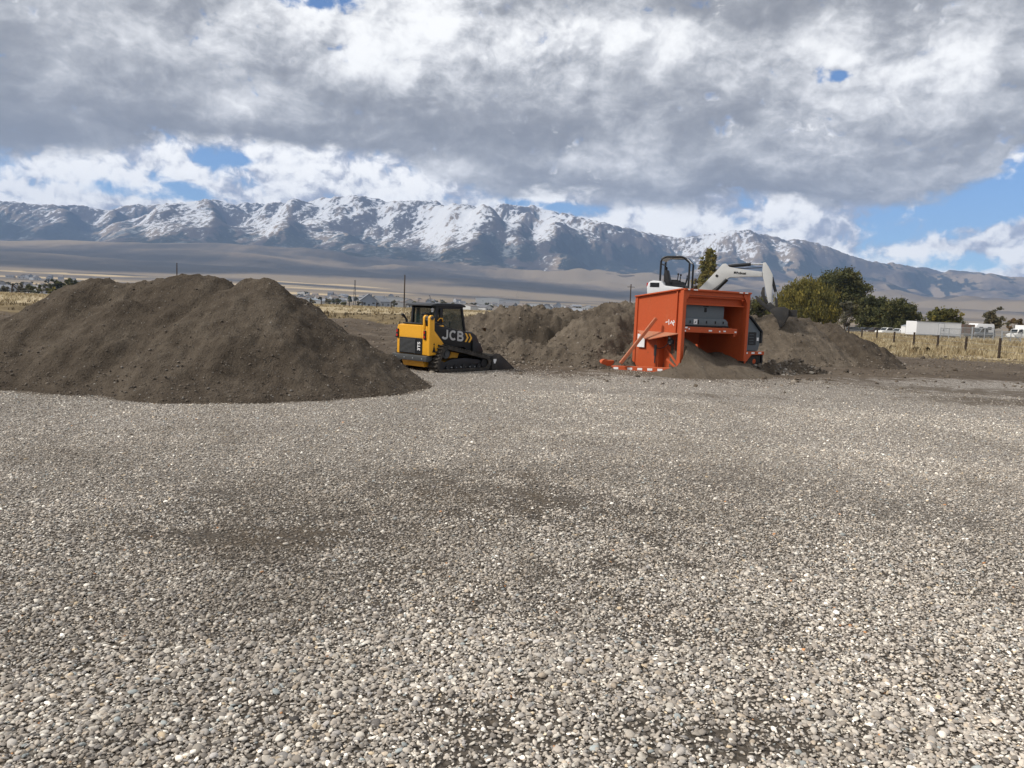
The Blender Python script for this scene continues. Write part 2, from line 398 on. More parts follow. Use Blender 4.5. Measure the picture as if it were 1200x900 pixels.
def ground_material():
    m, nt, p = new_mat('ground'); P = world_pos(nt)
    flat = nx_vmath(nt, 'MULTIPLY', P, (1, 1, 0))
    # gravel: cells of stone over dark fines
    def vor(scale, rnd=1.0):
        v = nt.nodes.new('ShaderNodeTexVoronoi'); v.inputs['Scale'].default_value = scale; v.inputs['Randomness'].default_value = rnd
        nt.links.new(flat, v.inputs['Vector']); return v
    v1, v2 = vor(26.0), vor(60.0)
    sep = nt.nodes.new('ShaderNodeSeparateColor'); nt.links.new(v1.outputs['Color'], sep.inputs[0])
    stone = ramp(nt, NX(nt, sep.outputs[0]), [(0, (.15, .136, .118)), (.3, (.30, .276, .244)), (.65, (.44, .41, .365)), (.9, (.58, .55, .50)), (1, (.68, .65, .60))])
    sep2 = nt.nodes.new('ShaderNodeSeparateColor'); nt.links.new(v2.outputs['Color'], sep2.inputs[0])
    small = ramp(nt, NX(nt, sep2.outputs[1]), [(0, (.09, .08, .07)), (.6, (.21, .18, .15)), (1, (.38, .34, .30))])
    big = nx_noise(nt, flat, 0.22, 5, 0.6); mid = nx_noise(nt, flat, 1.7, 5, 0.6); fine = nx_noise(nt, flat, 14.0, 5, 0.62)
    dirtc = ramp(nt, fine * 0.6 + mid * 0.4, [(.25, (.060, .047, .034)), (.5, (.098, .077, .056)), (.75, (.145, .118, .088))])
    c_f = attr(nt, 'fines')
    # stone where the cell is close to its centre
    incell = NX(nt, v1.outputs['Distance']).smooth(0.55, 0.35)
    gcol = nx_mix(nt, incell, small, stone)
    gcol = nx_mix(nt, c_f * .85, gcol, ramp(nt, fine, [(.3, (.040, .032, .024)), (.7, (.10, .084, .066))]))
    bare = (attr(nt, 'bare') * 0.9 + (mid - 0.5) * 1.3 + (fine - 0.5) * 0.6 + (big - .5) * .8)
    gcol = nx_mix(nt, bare.smooth(0.40, 0.75) * 0.85, gcol, dirtc)
    # disturbed soil beyond the yard
    soil = ramp(nt, big * 0.45 + mid * 0.35 + fine * 0.25, [(.34, (.045, .034, .025)), (.5, (.088, .068, .050)), (.66, (.150, .122, .092))])
    gm = (attr(nt, 'gravel') + (mid - 0.5) * 1.0 + (fine - 0.5) * 0.7 + (big - .5) * .5).smooth(0.30, 0.70)
    c = nx_mix(nt, gm, soil, gcol)
    # grass: brown weeds then straw
    st = nx_vmath(nt, 'MULTIPLY', flat, (1.0, 0.22, 0))
    gn = nx_noise(nt, st, 1.4, 6, 0.65)
    gb = nx_noise(nt, flat, 0.16, 4, 0.6)
    weeds = ramp(nt, gn, [(.3, (.085, .066, .038)), (.5, (.16, .12, .065)), (.72, (.26, .205, .115))])
    strawc = ramp(nt, gn, [(.3, (.24, .19, .115)), (.5, (.37, .30, .19)), (.75, (.50, .43, .29))])
    wm = (attr(nt, 'grass') + (gb - .5) * .9 + (mid - .5) * .5).smooth(.35, .7)
    c = nx_mix(nt, wm, c, weeds)
    sm = (attr(nt, 'straw') + (gb - .5) * 1.0 + (mid - .5) * .4).smooth(.4, .7) * wm
    c = nx_mix(nt, sm, c, strawc)
    # far plain, cloud shadow and sunlit stripes held in its colour
    kf = nx_noise(nt, nx_vmath(nt, 'MULTIPLY', flat, (.0035, .0012, 0)), 1.0, 6, .62)
    kg = nx_noise(nt, nx_vmath(nt, 'MULTIPLY', flat, (.010, .0045, 0)), 1.0, 7, .7)
    pl = ramp(nt, attr(nt, 'sage_shade') + (kf - .5) * .8 + (kg - .5) * .75, [(.05, (.23, .188, .137)), (.35, (.165, .138, .110)), (.62, (.092, .086, .079)), (.95, (.052, .054, .055))])
    pl = nx_mix(nt, (attr(nt, 'sunlit_strips') + (kf - .5) * .5).smooth(.45, .75), pl, (.46, .36, .22))
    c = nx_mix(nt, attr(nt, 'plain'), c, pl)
    setc(p, nt, 'Base Color', c); p.inputs['Roughness'].default_value = 0.95; p.inputs['Specular IOR Level'].default_value = 0.15
    h = NX(nt, v1.outputs['Distance']) * (-1.2) * gm + fine * 0.6 + mid * 1.2
    bump(nt, p, h, 0.9, 0.03)
    return m

ground = build_ground()
_g = ground.data; _co = np.empty(len(_g.vertices) * 3, np.float32); _g.vertices.foreach_get('co', _co); _co = _co.reshape(-1, 3)
_a = _g.attributes.new('bare', 'FLOAT', 'POINT'); _a.data.foreach_set('value', dirt_patches(_co[:, 0], _co[:, 1]).astype(np.float32))
_g.materials.append(ground_material())

# ================================================================== mountains: a range shaped by running water
CREST = [(-700, 262), (-350, 250), (-150, 240), (0, 234), (30, 238), (60, 240), (90, 240), (120, 246), (150, 241), (170, 240), (200, 238), (225, 237), (250, 232), (270, 239), (300, 238), (330, 237), (345, 233), (360, 236), (380, 232), (420, 228), (450, 235), (480, 235), (510, 236), (540, 240), (570, 240), (600, 240), (620, 241), (640, 245), (660, 249), (690, 256), (720, 263), (750, 270), (780, 276), (800, 279), (820, 276), (850, 271), (875, 269), (900, 275), (920, 280), (940, 280), (960, 285), (985, 293), (1010, 303), (1025, 306), (1050, 308), (1080, 313), (1100, 316), (1120, 317), (1150, 319), (1200, 325), (1350, 338), (1700, 350)]
def build_mountains():
    dx_ = 29.0
    xs = np.arange(-9200, 9200 + 1, dx_); ys = np.arange(5150, 10100, dx_)
    nx_, ny_ = len(xs), len(ys)
    X, Y = np.meshgrid(xs, ys, indexing='ij')
    az = np.degrees(np.arctan2(X, Y)); d = np.hypot(X, Y)
    caz = np.array([azel(px, py)[0] for px, py in CREST]); cel = np.array([azel(px, py)[1] for px, py in CREST])
    target = np.tan(np.radians(np.interp(az, caz, cel)))
    rng = np.random.default_rng(11)
    Z = np.abs(fbm(X * .0012, Y * .0012, 5, 3)) * 40 + rng.random(X.shape) * 14
    front = 5500 + fbm(X * .0007, Y * 0, 3, 91) * 420
    U = sstep(0, 2600, Y - front) * (0.55 + 0.45 * sstep(7000, 8600, Y)) * (1 - sstep(9300, 10000, Y))
    U = U * (0.8 + 0.5 * fbm(X * .0009, Y * .0009, 3, 77)) * target / 0.13
    U = np.clip(U, 0, None)
    fixed = np.zeros(X.shape, bool); fixed[:, 0] = fixed[:, -1] = True; fixed[0, :] = fixed[-1, :] = True
    fixed |= (Y < front)
    Z[fixed] = 0
    N = nx_ * ny_
    offs = [(-1, -1), (-1, 0), (-1, 1), (0, -1), (0, 1), (1, -1), (1, 0), (1, 1)]
    idx = np.arange(N).reshape(nx_, ny_)
    K, DT, M_ = 0.000055, 1.0, 0.48
    for it in range(44):
        best = np.zeros(X.shape); rec = idx.copy(); rd = np.full(X.shape, dx_)
        Zp = np.pad(Z, 1, constant_values=1e9); Ip = np.pad(idx, 1)
        for ox, oy in offs:
            L = dx_ * math.hypot(ox, oy)
            Zn = Zp[1 + ox:1 + ox + nx_, 1 + oy:1 + oy + ny_]; In = Ip[1 + ox:1 + ox + nx_, 1 + oy:1 + oy + ny_]
            s = (Z - Zn) / L
            k = s > best
            best[k] = s[k]; rec[k] = In[k]; rd[k] = L
        rec[fixed] = idx[fixed]
        rl = rec.ravel().tolist(); order = np.argsort(Z, axis=None, kind='stable').tolist()
        area = [dx_ * dx_] * N
        for i in reversed(order):
            j = rl[i]
            if j != i: area[j] += area[i]
        F = (K * DT * 60 * np.array(area) ** M_ / rd.ravel())
        z = (Z + U * 14 * (~fixed)).ravel().tolist(); Fl = F.tolist()
        for i in order:
            j = rl[i]
            if j != i: z[i] = (z[i] + Fl[i] * z[j]) / (1 + Fl[i])
        Z = np.array(z).reshape(nx_, ny_)
        # hillslope creep
        Zq = np.pad(Z, 1, mode='edge')
        lap = (Zq[2:, 1:-1] + Zq[:-2, 1:-1] + Zq[1:-1, 2:] + Zq[1:-1, :-2]) / 4 - Z
        Z = Z + (0.05 if it < 36 else 0.10) * lap * (~fixed)
    # finer grid
    def up(a):
        b = np.empty((a.shape[0] * 2 - 1, a.shape[1])); b[::2] = a; b[1::2] = (a[1:] + a[:-1]) / 2
        c = np.empty((b.shape[0], b.shape[1] * 2 - 1)); c[:, ::2] = b; c[:, 1::2] = (b[:, 1:] + b[:, :-1]) / 2
        return c
    Z, X, Y = up(Z), up(X), up(Y)
    lo = np.clip(Z / 500, 0, 1)
    Z = Z + (ridged(X * .0055, Y * .0045, 5, 13) - 1.35) * 17 * lo + fbm(X * .019, Y * .015, 3, 15) * 6 * lo
    az = np.degrees(np.arctan2(X, Y)); d = np.hypot(X, Y)
    # foot of the range on the plain, crest on the skyline of the photograph
    dd = np.minimum(d, 5600.0)
    base = zground(X / d * dd, Y / d * dd) - 16
    tl = np.interp(az, caz, cel); hb = np.linspace(-48, 48, 385); bi = np.clip(np.digitize(az, hb), 1, 384)
    sc = np.ones(385)
    for _ in range(6):
        ang = (base + Z * np.interp(az, hb, sc) - CAM.z) / d
        mx = np.full(385, -1.0); np.maximum.at(mx, bi.ravel(), ang.ravel())
        mxs = np.convolve(np.pad(mx[1:], 3, mode='edge'), np.ones(3) / 3, 'same')[2:-2][:385]
        tt = np.tan(np.radians(np.interp(hb, caz, cel))); b0 = np.interp(hb, CAZ, CEB) / FPX * .8
        sc = sc * np.clip((tt - b0) / np.maximum(mxs - b0, 0.004), .5, 2)
        sc = np.convolve(np.pad(sc, 2, mode='edge'), np.array([1, 2, 3, 2, 1]) / 9, 'valid')
    H = Z * np.interp(az, hb, sc); ZA = base + H
    # masks: where snow lies, where conifers grow, where dry grass shows
    gx, gy = np.gradient(ZA, dx_ / 2); slope = np.hypot(gx, gy)
    Zs = ZA.copy()
    for _ in range(6):
        q = np.pad(Zs, 1, mode='edge'); Zs = (q[2:, 1:-1] + q[:-2, 1:-1] + q[1:-1, 2:] + q[1:-1, :-2]) / 4
    curv = (ZA - Zs) / 8.0                                   # + ridge, - gully
    n1 = fbm(X * .0022, Y * .0022, 5, 201); n2 = fbm(X * .011, Y * .011, 4, 202)
    hn = (ZA - CAM.z) / d * FPX                               # pixels above the level of the eye: the snow line is read off the photograph
    line = np.interp(az, px_az([0, 200, 400, 600, 700, 800, 900, 1000, 1100, 1250]), [62, 60, 66, 62, 66, 66, 76, 84, 100, 110])
    n3 = fbm(X * .03, Y * .03, 3, 203)
    snow = np.minimum((hn - line) / 30, 1.1) * 1.0 + n1 * .45 + n2 * .65 + n3 * .85 - np.clip(curv * 1.6, -1.4, 1.4) * .45 - (slope - .50) * .8 + gx * 1.35 - .42
    snow = snow + .28 * (1 - sstep(2, 14, az)) + .30 * sstep(8, 13, az) * (1 - sstep(21, 27, az))
    snow = np.clip(snow * .42 + .30, 0, 1)
    fline = np.interp(az, px_az([0, 250, 330, 500, 660, 760, 900, 1000, 1250]), [64, 62, 62, 66, 72, 60, 70, 60, 40])
    forest = (1 - np.abs(hn - fline + 10) / 30) * 1.15 + n1 * .6 + n2 * .4 - gx * .9 - np.clip(curv, -1, 1) * .35 - .30
    forest = np.clip(forest * 1.2 - .35 * sstep(6, 20, az), 0, 1)
    tan_ = np.clip(.45 + n1 * .5 + gx * .5 + np.clip(curv, -1, 1) * .2, 0, 1)
    o = mesh_np('mountains', np.stack([X.ravel(), Y.ravel(), ZA.ravel()], 1), grid_faces(*X.shape), None, True,
                dict(snow=snow.ravel(), forest=forest.ravel(), dry=tan_.ravel()))
    m, nt, p = new_mat('mountain_ground'); P = world_pos(nt)
    f1 = nx_noise(nt, P, .012, 6, .65); f2 = nx_noise(nt, P, .04, 5, .68); f3 = nx_noise(nt, nx_vmath(nt, 'MULTIPLY', P, (1, .6, .5)), .11, 4, .7)
    rock = ramp(nt, attr(nt, 'dry') + (f1 - .5) * .6, [(.2, (.075, .066, .058)), (.5, (.135, .112, .088)), (.85, (.25, .195, .135))])
    fm = (attr(nt, 'forest') + (f2 - .5) * .9 + (f1 - .5) * .5).smooth(.40, .62)
    c = nx_mix(nt, fm, rock, ramp(nt, f2, [(.3, (.018, .024, .020)), (.7, (.042, .050, .040))]))
    snm = (attr(nt, 'snow') + (f2 - .5) * 1.5 + (f3 - .5) * 1.0 + (f1 - .5) * .7).smooth(.34, .66) * (1.0 - fm * 0.75)
    c = nx_mix(nt, snm * .88, c, (.68, .70, .73))
    setc(p, nt, 'Base Color', c); p.inputs['Roughness'].default_value = .9; p.inputs['Specular IOR Level'].default_value = .1
    bump(nt, p, f1 * 18 + f2 * 5, .6, 1.0)
    o.data.materials.append(m)
    return tag(o, kind='structure')
mountains = build_mountains()

# ================================================================== the air between here and the range
def build_haze():
    x0, x1, y0, y1, z0, z1 = -9600, 9600, -7800, 10400, -60, 1310
    v = [(x, y, z) for x in (x0, x1) for y in (y0, y1) for z in (z0, z1)]
    f = [(0, 1, 3, 2), (4, 6, 7, 5), (0, 4, 5, 1), (2, 3, 7, 6), (0, 2, 6, 4), (1, 5, 7, 3)]
    m = bpy.data.materials.new('haze'); m.use_nodes = True; nt = m.node_tree; nt.nodes.clear()
    out = nt.nodes.new('ShaderNodeOutputMaterial'); pv = nt.nodes.new('ShaderNodeVolumePrincipled')
    pv.inputs['Color'].default_value = (.40, .60, 1.0, 1); pv.inputs['Density'].default_value = HAZE_DENSITY; pv.inputs['Anisotropy'].default_value = 0.0
    nt.links.new(pv.outputs[0], out.inputs['Volume'])
    o = mesh_np('haze', v, f, m, False)
    return tag(o, kind='stuff')
HAZE_DENSITY = 7.0e-5
haze = build_haze()
# ================================================================== heaps of soil
def soil_material(name, lo, mid_, hi, scale=1.0, stones=0.05):
    m, nt, p = new_mat(name); P = world_pos(nt)
    a = nx_noise(nt, P, .55 * scale, 5, .62); b = nx_noise(nt, P, 3.4 * scale, 5, .62); c = nx_noise(nt, P, 22 * scale, 4, .62); sk = nx_noise(nt, nx_vmath(nt, 'MULTIPLY', P, (2.6, .45, .45)), 1.0 * scale, 5, .66)
    col = ramp(nt, a * .30 + b * .28 + c * .20 + sk * .26, [(.38, lo), (.52, mid_), (.66, hi)])
    v = nt.nodes.new('ShaderNodeTexVoronoi'); v.inputs['Scale'].default_value = 17 * scale; nt.links.new(P, v.inputs['Vector'])
    sp_ = nt.nodes.new('ShaderNodeSeparateColor'); nt.links.new(v.outputs['Color'], sp_.inputs[0])
    col = nx_mix(nt, (attr(nt, 'hollow_shade') + (b - .5) * .5).smooth(.25, .75) * .72, col, tuple(q * .48 for q in mid_))  # painted shade: soil colour darkened in the hollows of the bank
    st = NX(nt, sp_.outputs[0]).smooth(1 - stones, 1 - stones + .01) * NX(nt, v.outputs['Distance']).smooth(.42, .30)
    col = nx_mix(nt, st * .8, col, (.17, .15, .128))
    setc(p, nt, 'Base Color', col); p.inputs['Roughness'].default_value = .96; p.inputs['Specular IOR Level'].default_value = .1
    bump(nt, p, b * 1.4 + c * 1.1 + st * .5 + sk * 1.5, 1.0, .06)
    return m
SOIL_DARK = soil_material('soil_dark', (.046, .036, .027), (.086, .069, .052), (.142, .117, .090))
SOIL_BERM = soil_material('soil_berm', (.066, .053, .040), (.128, .104, .079), (.205, .170, .130))
SOIL_SAND = soil_material('soil_sand', (.098, .078, .058), (.142, .115, .087), (.180, .150, .115), 1.3, .06)

def cones(x, y, lst, k=0.10):
    """smooth union of heaps; each (centre, height, slope, flat radius, tip rounding)"""
    e = 0
    for cx, cy, zp, sl, fl, rd in lst:
        dd = np.maximum(np.hypot(x - cx, y - cy) - fl, 0)
        h = zp - sl * (np.sqrt(dd * dd + rd * rd) - rd)
        e = e + np.exp(np.clip(h / k, -60, 60))
    return k * np.log(e + 1e-30)
def heap(name, x0, x1, y0, y1, step, hfun, mat, seed, rough=0.07, floor=-0.12, lump=0.0):
    xs = np.arange(x0, x1, step); ys = np.arange(y0, y1, step)
    X, Y = np.meshgrid(xs, ys, indexing='ij')
    wx_ = X + fbm(X * .8, Y * .8, 3, seed + 3) * .22; wy_ = Y + fbm(X * .8, Y * .8, 3, seed + 4) * .22
    H = hfun(wx_, wy_)
    am = sstep(-.05, .5, H)
    H = H + (fbm(X * 1.1, Y * 1.1, 4, seed) * rough * 1.3 + fbm(X * 5.5, Y * 5.5, 3, seed + 9) * rough * .32 + np.maximum(fbm(X * 11, Y * 11, 2, seed + 19) - .35, 0) * rough * .7) * (.25 + .75 * am)
    H = H + fbm(X * 2.1, Y * .40, 4, seed + 31) * rough * (.8 - .4 * lump) * am
    if lump: H = H + (np.abs(perlin(X * 1.9, Y * 1.9, seed + 41)) * .20 + np.abs(perlin(X * 4.7, Y * 4.7, seed + 42)) * .10 - .11) * am * lump
    Z = zground(X, Y) + np.maximum(H, floor)
    f = grid_faces(len(xs), len(ys)); keep = (H.ravel()[f] > floor + .01).any(1); f = f[keep]
    used = np.unique(f); rem = np.full(X.size, -1); rem[used] = np.arange(len(used))
    V = np.stack([X.ravel(), Y.ravel(), Z.ravel()], 1)[used]
    o = mesh_np(name, V, rem[f], mat, True)
    return o, V, H.ravel()[used]

# ------------------------------------------------------------------ loose stones (realised, one mesh)
def ico(sub):
    bm = bmesh.new(); bmesh.ops.create_icosphere(bm, subdivisions=sub, radius=1.0)
    v = np.array([q.co[:] for q in bm.verts]); f = np.array([[l.index for l in q.verts] for q in bm.faces]); bm.free()
    return v, f
def stone_protos(sub, n, seed, cut=-0.35, angular=0.85, jag=.03):
    rng = np.random.default_rng(seed); out = []
    v0, f0 = ico(sub)
    for _ in range(n):
        v = v0.copy()
        q = rng.normal(size=(3, 3)); q, _r_ = np.linalg.qr(q); v = v @ q
        for _k in range(7):
            nrm = rng.normal(size=3); nrm /= np.linalg.norm(nrm)
            lim = rng.uniform(.50, .92); dp = v @ nrm
            over = np.maximum(dp - lim, 0) * angular; v = v - over[:, None] * nrm
        v = v * (1 + rng.normal(size=(len(v), 1)) * jag)
        keep = v[f0].mean(1)[:, 2] > cut
        f = f0[keep]; used = np.unique(f); rem = np.full(len(v), -1); rem[used] = np.arange(len(used))
        out.append((v[used], rem[f]))
    return out
PAL = np.array([[.235, .215, .195], [.19, .175, .16], [.285, .265, .24], [.34, .325, .30], [.15, .14, .13], [.245, .235, .225], [.21, .205, .205], [.43, .415, .39], [.58, .57, .54], [.085, .080, .078], [.27, .235, .195], [.20, .225, .235], [.36, .30, .22], [.32, .17, .085]])
PALW = np.array([.16, .14, .16, .12, .09, .11, .07, .06, .022, .03, .045, .02, .012, .0012]); PALW = PALW / PALW.sum()
def scatter(name, P, half, protos, seed, mat, flat=(.28, .58), tilt=.30, sink=.35, tint=1.0, parent=None, pal=None, stain=None):
    rng = np.random.default_rng(seed); n = len(P)
    pid = rng.integers(0, len(protos), n)
    b = half * rng.uniform(.62, .98, n); c = half * rng.uniform(flat[0], flat[1], n)
    yaw = rng.uniform(0, 2 * np.pi, n); tx = rng.normal(size=n) * tilt; ty = rng.normal(size=n) * tilt
    pal_ = PAL if pal is None else np.asarray(pal)
    pw_ = PALW if pal is None else np.full(len(pal_), 1 / len(pal_))
    warm_ = np.array([1.62, 1.55, 1.44]) * (1 + .16 * fbm(P[:, 0] * .22, P[:, 1] * .10, 3, 66) + .10 * fbm(P[:, 0] * 1.1 + P[:, 1] * .2, P[:, 1] * .18, 3, 67))[:, None] if pal is None else 1.0
    colr = warm_ * pal_[rng.choice(len(pal_), n, p=pw_)] * np.exp(rng.normal(size=(n, 1)) * .20) * tint
    if stain is not None: colr = colr + (np.array([.125, .100, .074]) - colr) * stain[:, None]
    VS, FS, CS = [], [], []; off = 0
    for k, (v, f) in enumerate(protos):
        s = np.where(pid == k)[0]
        if not len(s): continue
        L = v[None] * np.stack([half[s], b[s], c[s]], 1)[:, None, :]
        x, y, z = L[..., 0], L[..., 1], L[..., 2]
        t = tx[s][:, None]; y, z = y * np.cos(t) - z * np.sin(t), y * np.sin(t) + z * np.cos(t)
        t = ty[s][:, None]; x, z = x * np.cos(t) + z * np.sin(t), -x * np.sin(t) + z * np.cos(t)
        t = yaw[s][:, None]; x, y = x * np.cos(t) - y * np.sin(t), x * np.sin(t) + y * np.cos(t)
        W = np.stack([x, y, z], -1) + P[s][:, None, :]; W[..., 2] += (c[s] * (1 - sink * 2) * .5 + c[s] * .12)[:, None]
        VS.append(W.reshape(-1, 3)); FS.append((f[None] + (np.arange(len(s)) * len(v))[:, None, None] + off).reshape(-1, 3))
        CS.append(np.repeat(colr[s], len(v), 0)); off += len(s) * len(v)
    return mesh_np(name, np.concatenate(VS), np.concatenate(FS), mat, True, dict(tone=np.concatenate(CS)), parent)
def stone_material():
    m, nt, p = new_mat('river_stone'); P = world_pos(nt)
    n = nx_noise(nt, P, 90, 3, .6); n2 = nx_noise(nt, P, 400, 2, .6)
    g = n * .5 + n2 * .35 + .58
    c = nx_vmath(nt, 'SCALE', attr(nt, 'tone', 'Color'), scale=g)
    setc(p, nt, 'Base Color', c); p.inputs['Roughness'].default_value = .78; p.inputs['Specular IOR Level'].default_value = .3
    return m
STONE = stone_material()

# ------------------------------------------------------------------ the big heap beside the yard
def pk(px, py, depth, sl=.66, fl=0.0, rd=.25):
    q = at(px, py, depth); return (q.x, q.y, q.z - float(zground(q.x, q.y)), sl, fl, rd)
pkl = lambda px, py, d, *a: pk(px, py, d * 1.035, *a)
L_PK = [pkl(115, 324, 18.6, .66, .0, .25), pkl(92, 333, 18.3), pkl(140, 329, 18.4, .8), pkl(166, 328, 18.6), pkl(190, 325, 18.8), pkl(205, 325, 18.7), pkl(235, 319, 18.8, .66, .05, .28), pkl(258, 327, 18.6, .7), pkl(296, 329, 18.2, .7), pkl(310, 326, 18.3, .64, .05, .2),
        pkl(55, 352, 18.0, .62), pkl(10, 376, 17.6, .6), pkl(-60, 392, 17.4, .55), pkl(-160, 396, 17.5, .55), pkl(150, 350, 17.4, .62), pkl(270, 345, 17.4, .62), pkl(215, 345, 20.8, .6), pkl(290, 345, 20.6, .6), pkl(110, 345, 20.6, .6), pkl(30, 372, 20.0, .6)]
def h_left(x, y): return cones(x, y, L_PK, .05) - .05
_bare = np.empty(len(_co), np.float32); ground.data.attributes['bare'].data.foreach_get('value', _bare)
_bare = np.maximum(_bare, np.where(np.hypot(_co[:, 0], _co[:, 1]) < 40, np.exp(np.minimum(h_left(_co[:, 0], _co[:, 1]), 0) * 7), 0)).astype(np.float32)
ground.data.attributes['bare'].data.foreach_set('value', _bare)
lp, lpV, lpH = heap('dirt_pile', -20, -1.0, 12.5, 26, .05, h_left, SOIL_DARK, 301, .065)
tag(lp, 'large dark brown dirt pile with several humps beside the black and yellow track loader', 'dirt pile')
rngp = np.random.default_rng(5)
def clods(parent, V, H, n, seed, half, pal, front_bias=True):
    rng = np.random.default_rng(seed); k = np.where(H > (-.10 if front_bias else -.02))[0]
    wgt = 1.0 / (.16 + np.clip(H[k], 0, 3)); wgt /= wgt.sum()
    s = k[rng.choice(len(k), n, p=wgt)]
    hs = half * np.exp(rng.normal(size=n) * .45)
    o = scatter('loose_clods', V[s] + rng.normal(size=(n, 3)) * np.array([.03, .03, 0]), np.minimum(hs, half * 2.2), PROT_CL, seed, STONE, (.5, .9), .5, .40, 1.0, parent, pal)
    return tag(o, kind='stuff')
PROT_HI = stone_protos(2, 16, 1); PROT_LO = stone_protos(1, 16, 2, -.45); PROT_CL = stone_protos(1, 16, 3, -.45, 1.2, .16)
CLOD_PAL = [(.095, .077, .059), (.115, .094, .073), (.075, .060, .046), (.135, .112, .087), (.105, .085, .066), (.085, .068, .052), (.10, .08, .062), (.20, .18, .155)]
BERM_PAL = [(.105, .082, .060), (.14, .112, .083), (.085, .066, .048), (.15, .12, .09), (.12, .095, .07), (.095, .074, .054), (.19, .165, .135)]
clods(lp, lpV, lpH, 9000, 51, .017, CLOD_PAL)

_c0 = at(796, 430, 25.5); _c1 = at(870.5, 425, 27.3); _ax = Vector((_c1.x - _c0.x, _c1.y - _c0.y)).normalized()
# ------------------------------------------------------------------ the dug bank behind the loader
B_PK = [pk(722, 353, 30.5, .72, .15, .2), pk(738, 353, 31.5, .7, .2, .2), pk(700, 361, 30.8, .8), pk(690, 371, 31.5, .8), pk(748, 362, 29.0, .9, .0, .2), pk(735, 385, 28.2, .75),
        pk(640, 366, 36.2, 1.5, 1.9, .2), pk(672, 367, 36.0, 1.5, 1.6, .2), pk(612, 368, 36.4, 1.4, 1.6, .2), pk(585, 371, 36.6, .9, 1.2, .2), pk(556, 376, 36, .5, .5), pk(535, 381, 36, .45, .4),
        pk(624, 397, 27.8, .70, .0, .15), pk(606, 402, 28.3, .8), pk(650, 406, 27.4, .68), pk(685, 412, 27.0, .66), pk(590, 399, 30.5, .75, .2), pk(570, 405, 29.4, .55, .1), pk(598, 385, 32.5, .9, .3), pk(570, 388, 33, .6, .4),
        pk(790, 368, 36.0, .8, 2.0, .2), pk(850, 372, 36.6, .8, 1.6, .2), pk(730, 358, 35, .8, .8)]
def h_berm(x, y):
    h = cones(x, y, B_PK, .08)
    q = at(655, 400, 32.6); h = h - .9 * np.exp(-((x - q.x) / 1.9) ** 2 - ((y - q.y) / 1.5) ** 2)
    q = at(612, 402, 30.3); h = h - .5 * np.exp(-((x - q.x) / .5) ** 2 - ((y - q.y) / .8) ** 2)
    u = (x - _c0.x) * _ax.x + (y - _c0.y) * _ax.y; v = -(x - _c0.x) * _ax.y + (y - _c0.y) * _ax.x
    lim = np.maximum(np.maximum(-.35 - u, v - 2.45) * 1.3, -.3)      # dug clear of the screening plant
    return np.where(v > -1.2, np.minimum(h, np.maximum(lim, -.25)), np.minimum(h, -.2 + np.maximum(-.9 - u, 0)))
_q1, _q2, _q3 = at(655, 390, 33.6), at(612, 400, 31.0), at(725, 392, 29.0)
def h_shade(x, y):  # where the shade of the bank's hollows is painted into its soil
    g = np.exp(-((x - _q1.x) / 2.6) ** 2 - ((y - _q1.y) / 1.5) ** 2) * 1.1 + np.exp(-((x - _q2.x) / .7) ** 2 - ((y - _q2.y) / 1.4) ** 2) * .9 + np.exp(-((x - _q3.x) / .8) ** 2 - ((y - _q3.y) / 1.2) ** 2) * .5
    return np.clip(g + fbm(x * .9, y * .9, 4, 433) * .45 - .05, 0, 1)
berm, bV, bH = heap('dirt_bank', -6, 13, 23.5, 42, .065, h_berm, SOIL_BERM, 401, .16, -.12, 1.0)
_a = berm.data.attributes.new('hollow_shade', 'FLOAT', 'POINT'); _a.data.foreach_set('value', h_shade(bV[:, 0], bV[:, 1]).astype(np.float32))
tag(berm, 'long dug bank of loose brown soil between the track loader and the orange screener', 'dirt bank')
clods(berm, bV, bH, 7500, 52, .038, BERM_PAL)

# ------------------------------------------------------------------ the heap under the excavator bucket
R_PK = [pk(915, 367, 35.6, .62, .15, .2), pk(890, 372, 35.8, .65), pk(947, 384, 35.0, .62), pk(900, 379, 35.0, .6)]
R2_PK = [pk(940, 374, 37.0, .66, .3), pk(968, 378, 36.5, .66, .2), pk(990, 391, 35.2, .62, .3), pk(1008, 404, 34.2, .6), pk(880, 378, 36, .6)]
def h_r1(x, y): return cones(x, y, R_PK, .08)
def h_r2(x, y): return cones(x, y, R2_PK, .08)
rp, rV, rH = heap('dirt_pile', 7.0, 17.5, 27, 40, .065, h_r1, SOIL_BERM, 501, .07)
tag(rp, 'grey brown dirt pile with the excavator bucket resting on its top', 'dirt pile')
clods(rp, rV, rH, 2200, 53, .028, BERM_PAL)
rp2, r2V, r2H = heap('dirt_pile', 8.0, 21, 30, 43, .075, h_r2, SOIL_DARK, 521, .10, -.12, .8)
tag(rp2, 'darker lumpy dirt pile sloping away from the bucket pile toward the dry grass', 'dirt pile')
clods(rp2, r2V, r2H, 1600, 54, .035, CLOD_PAL)

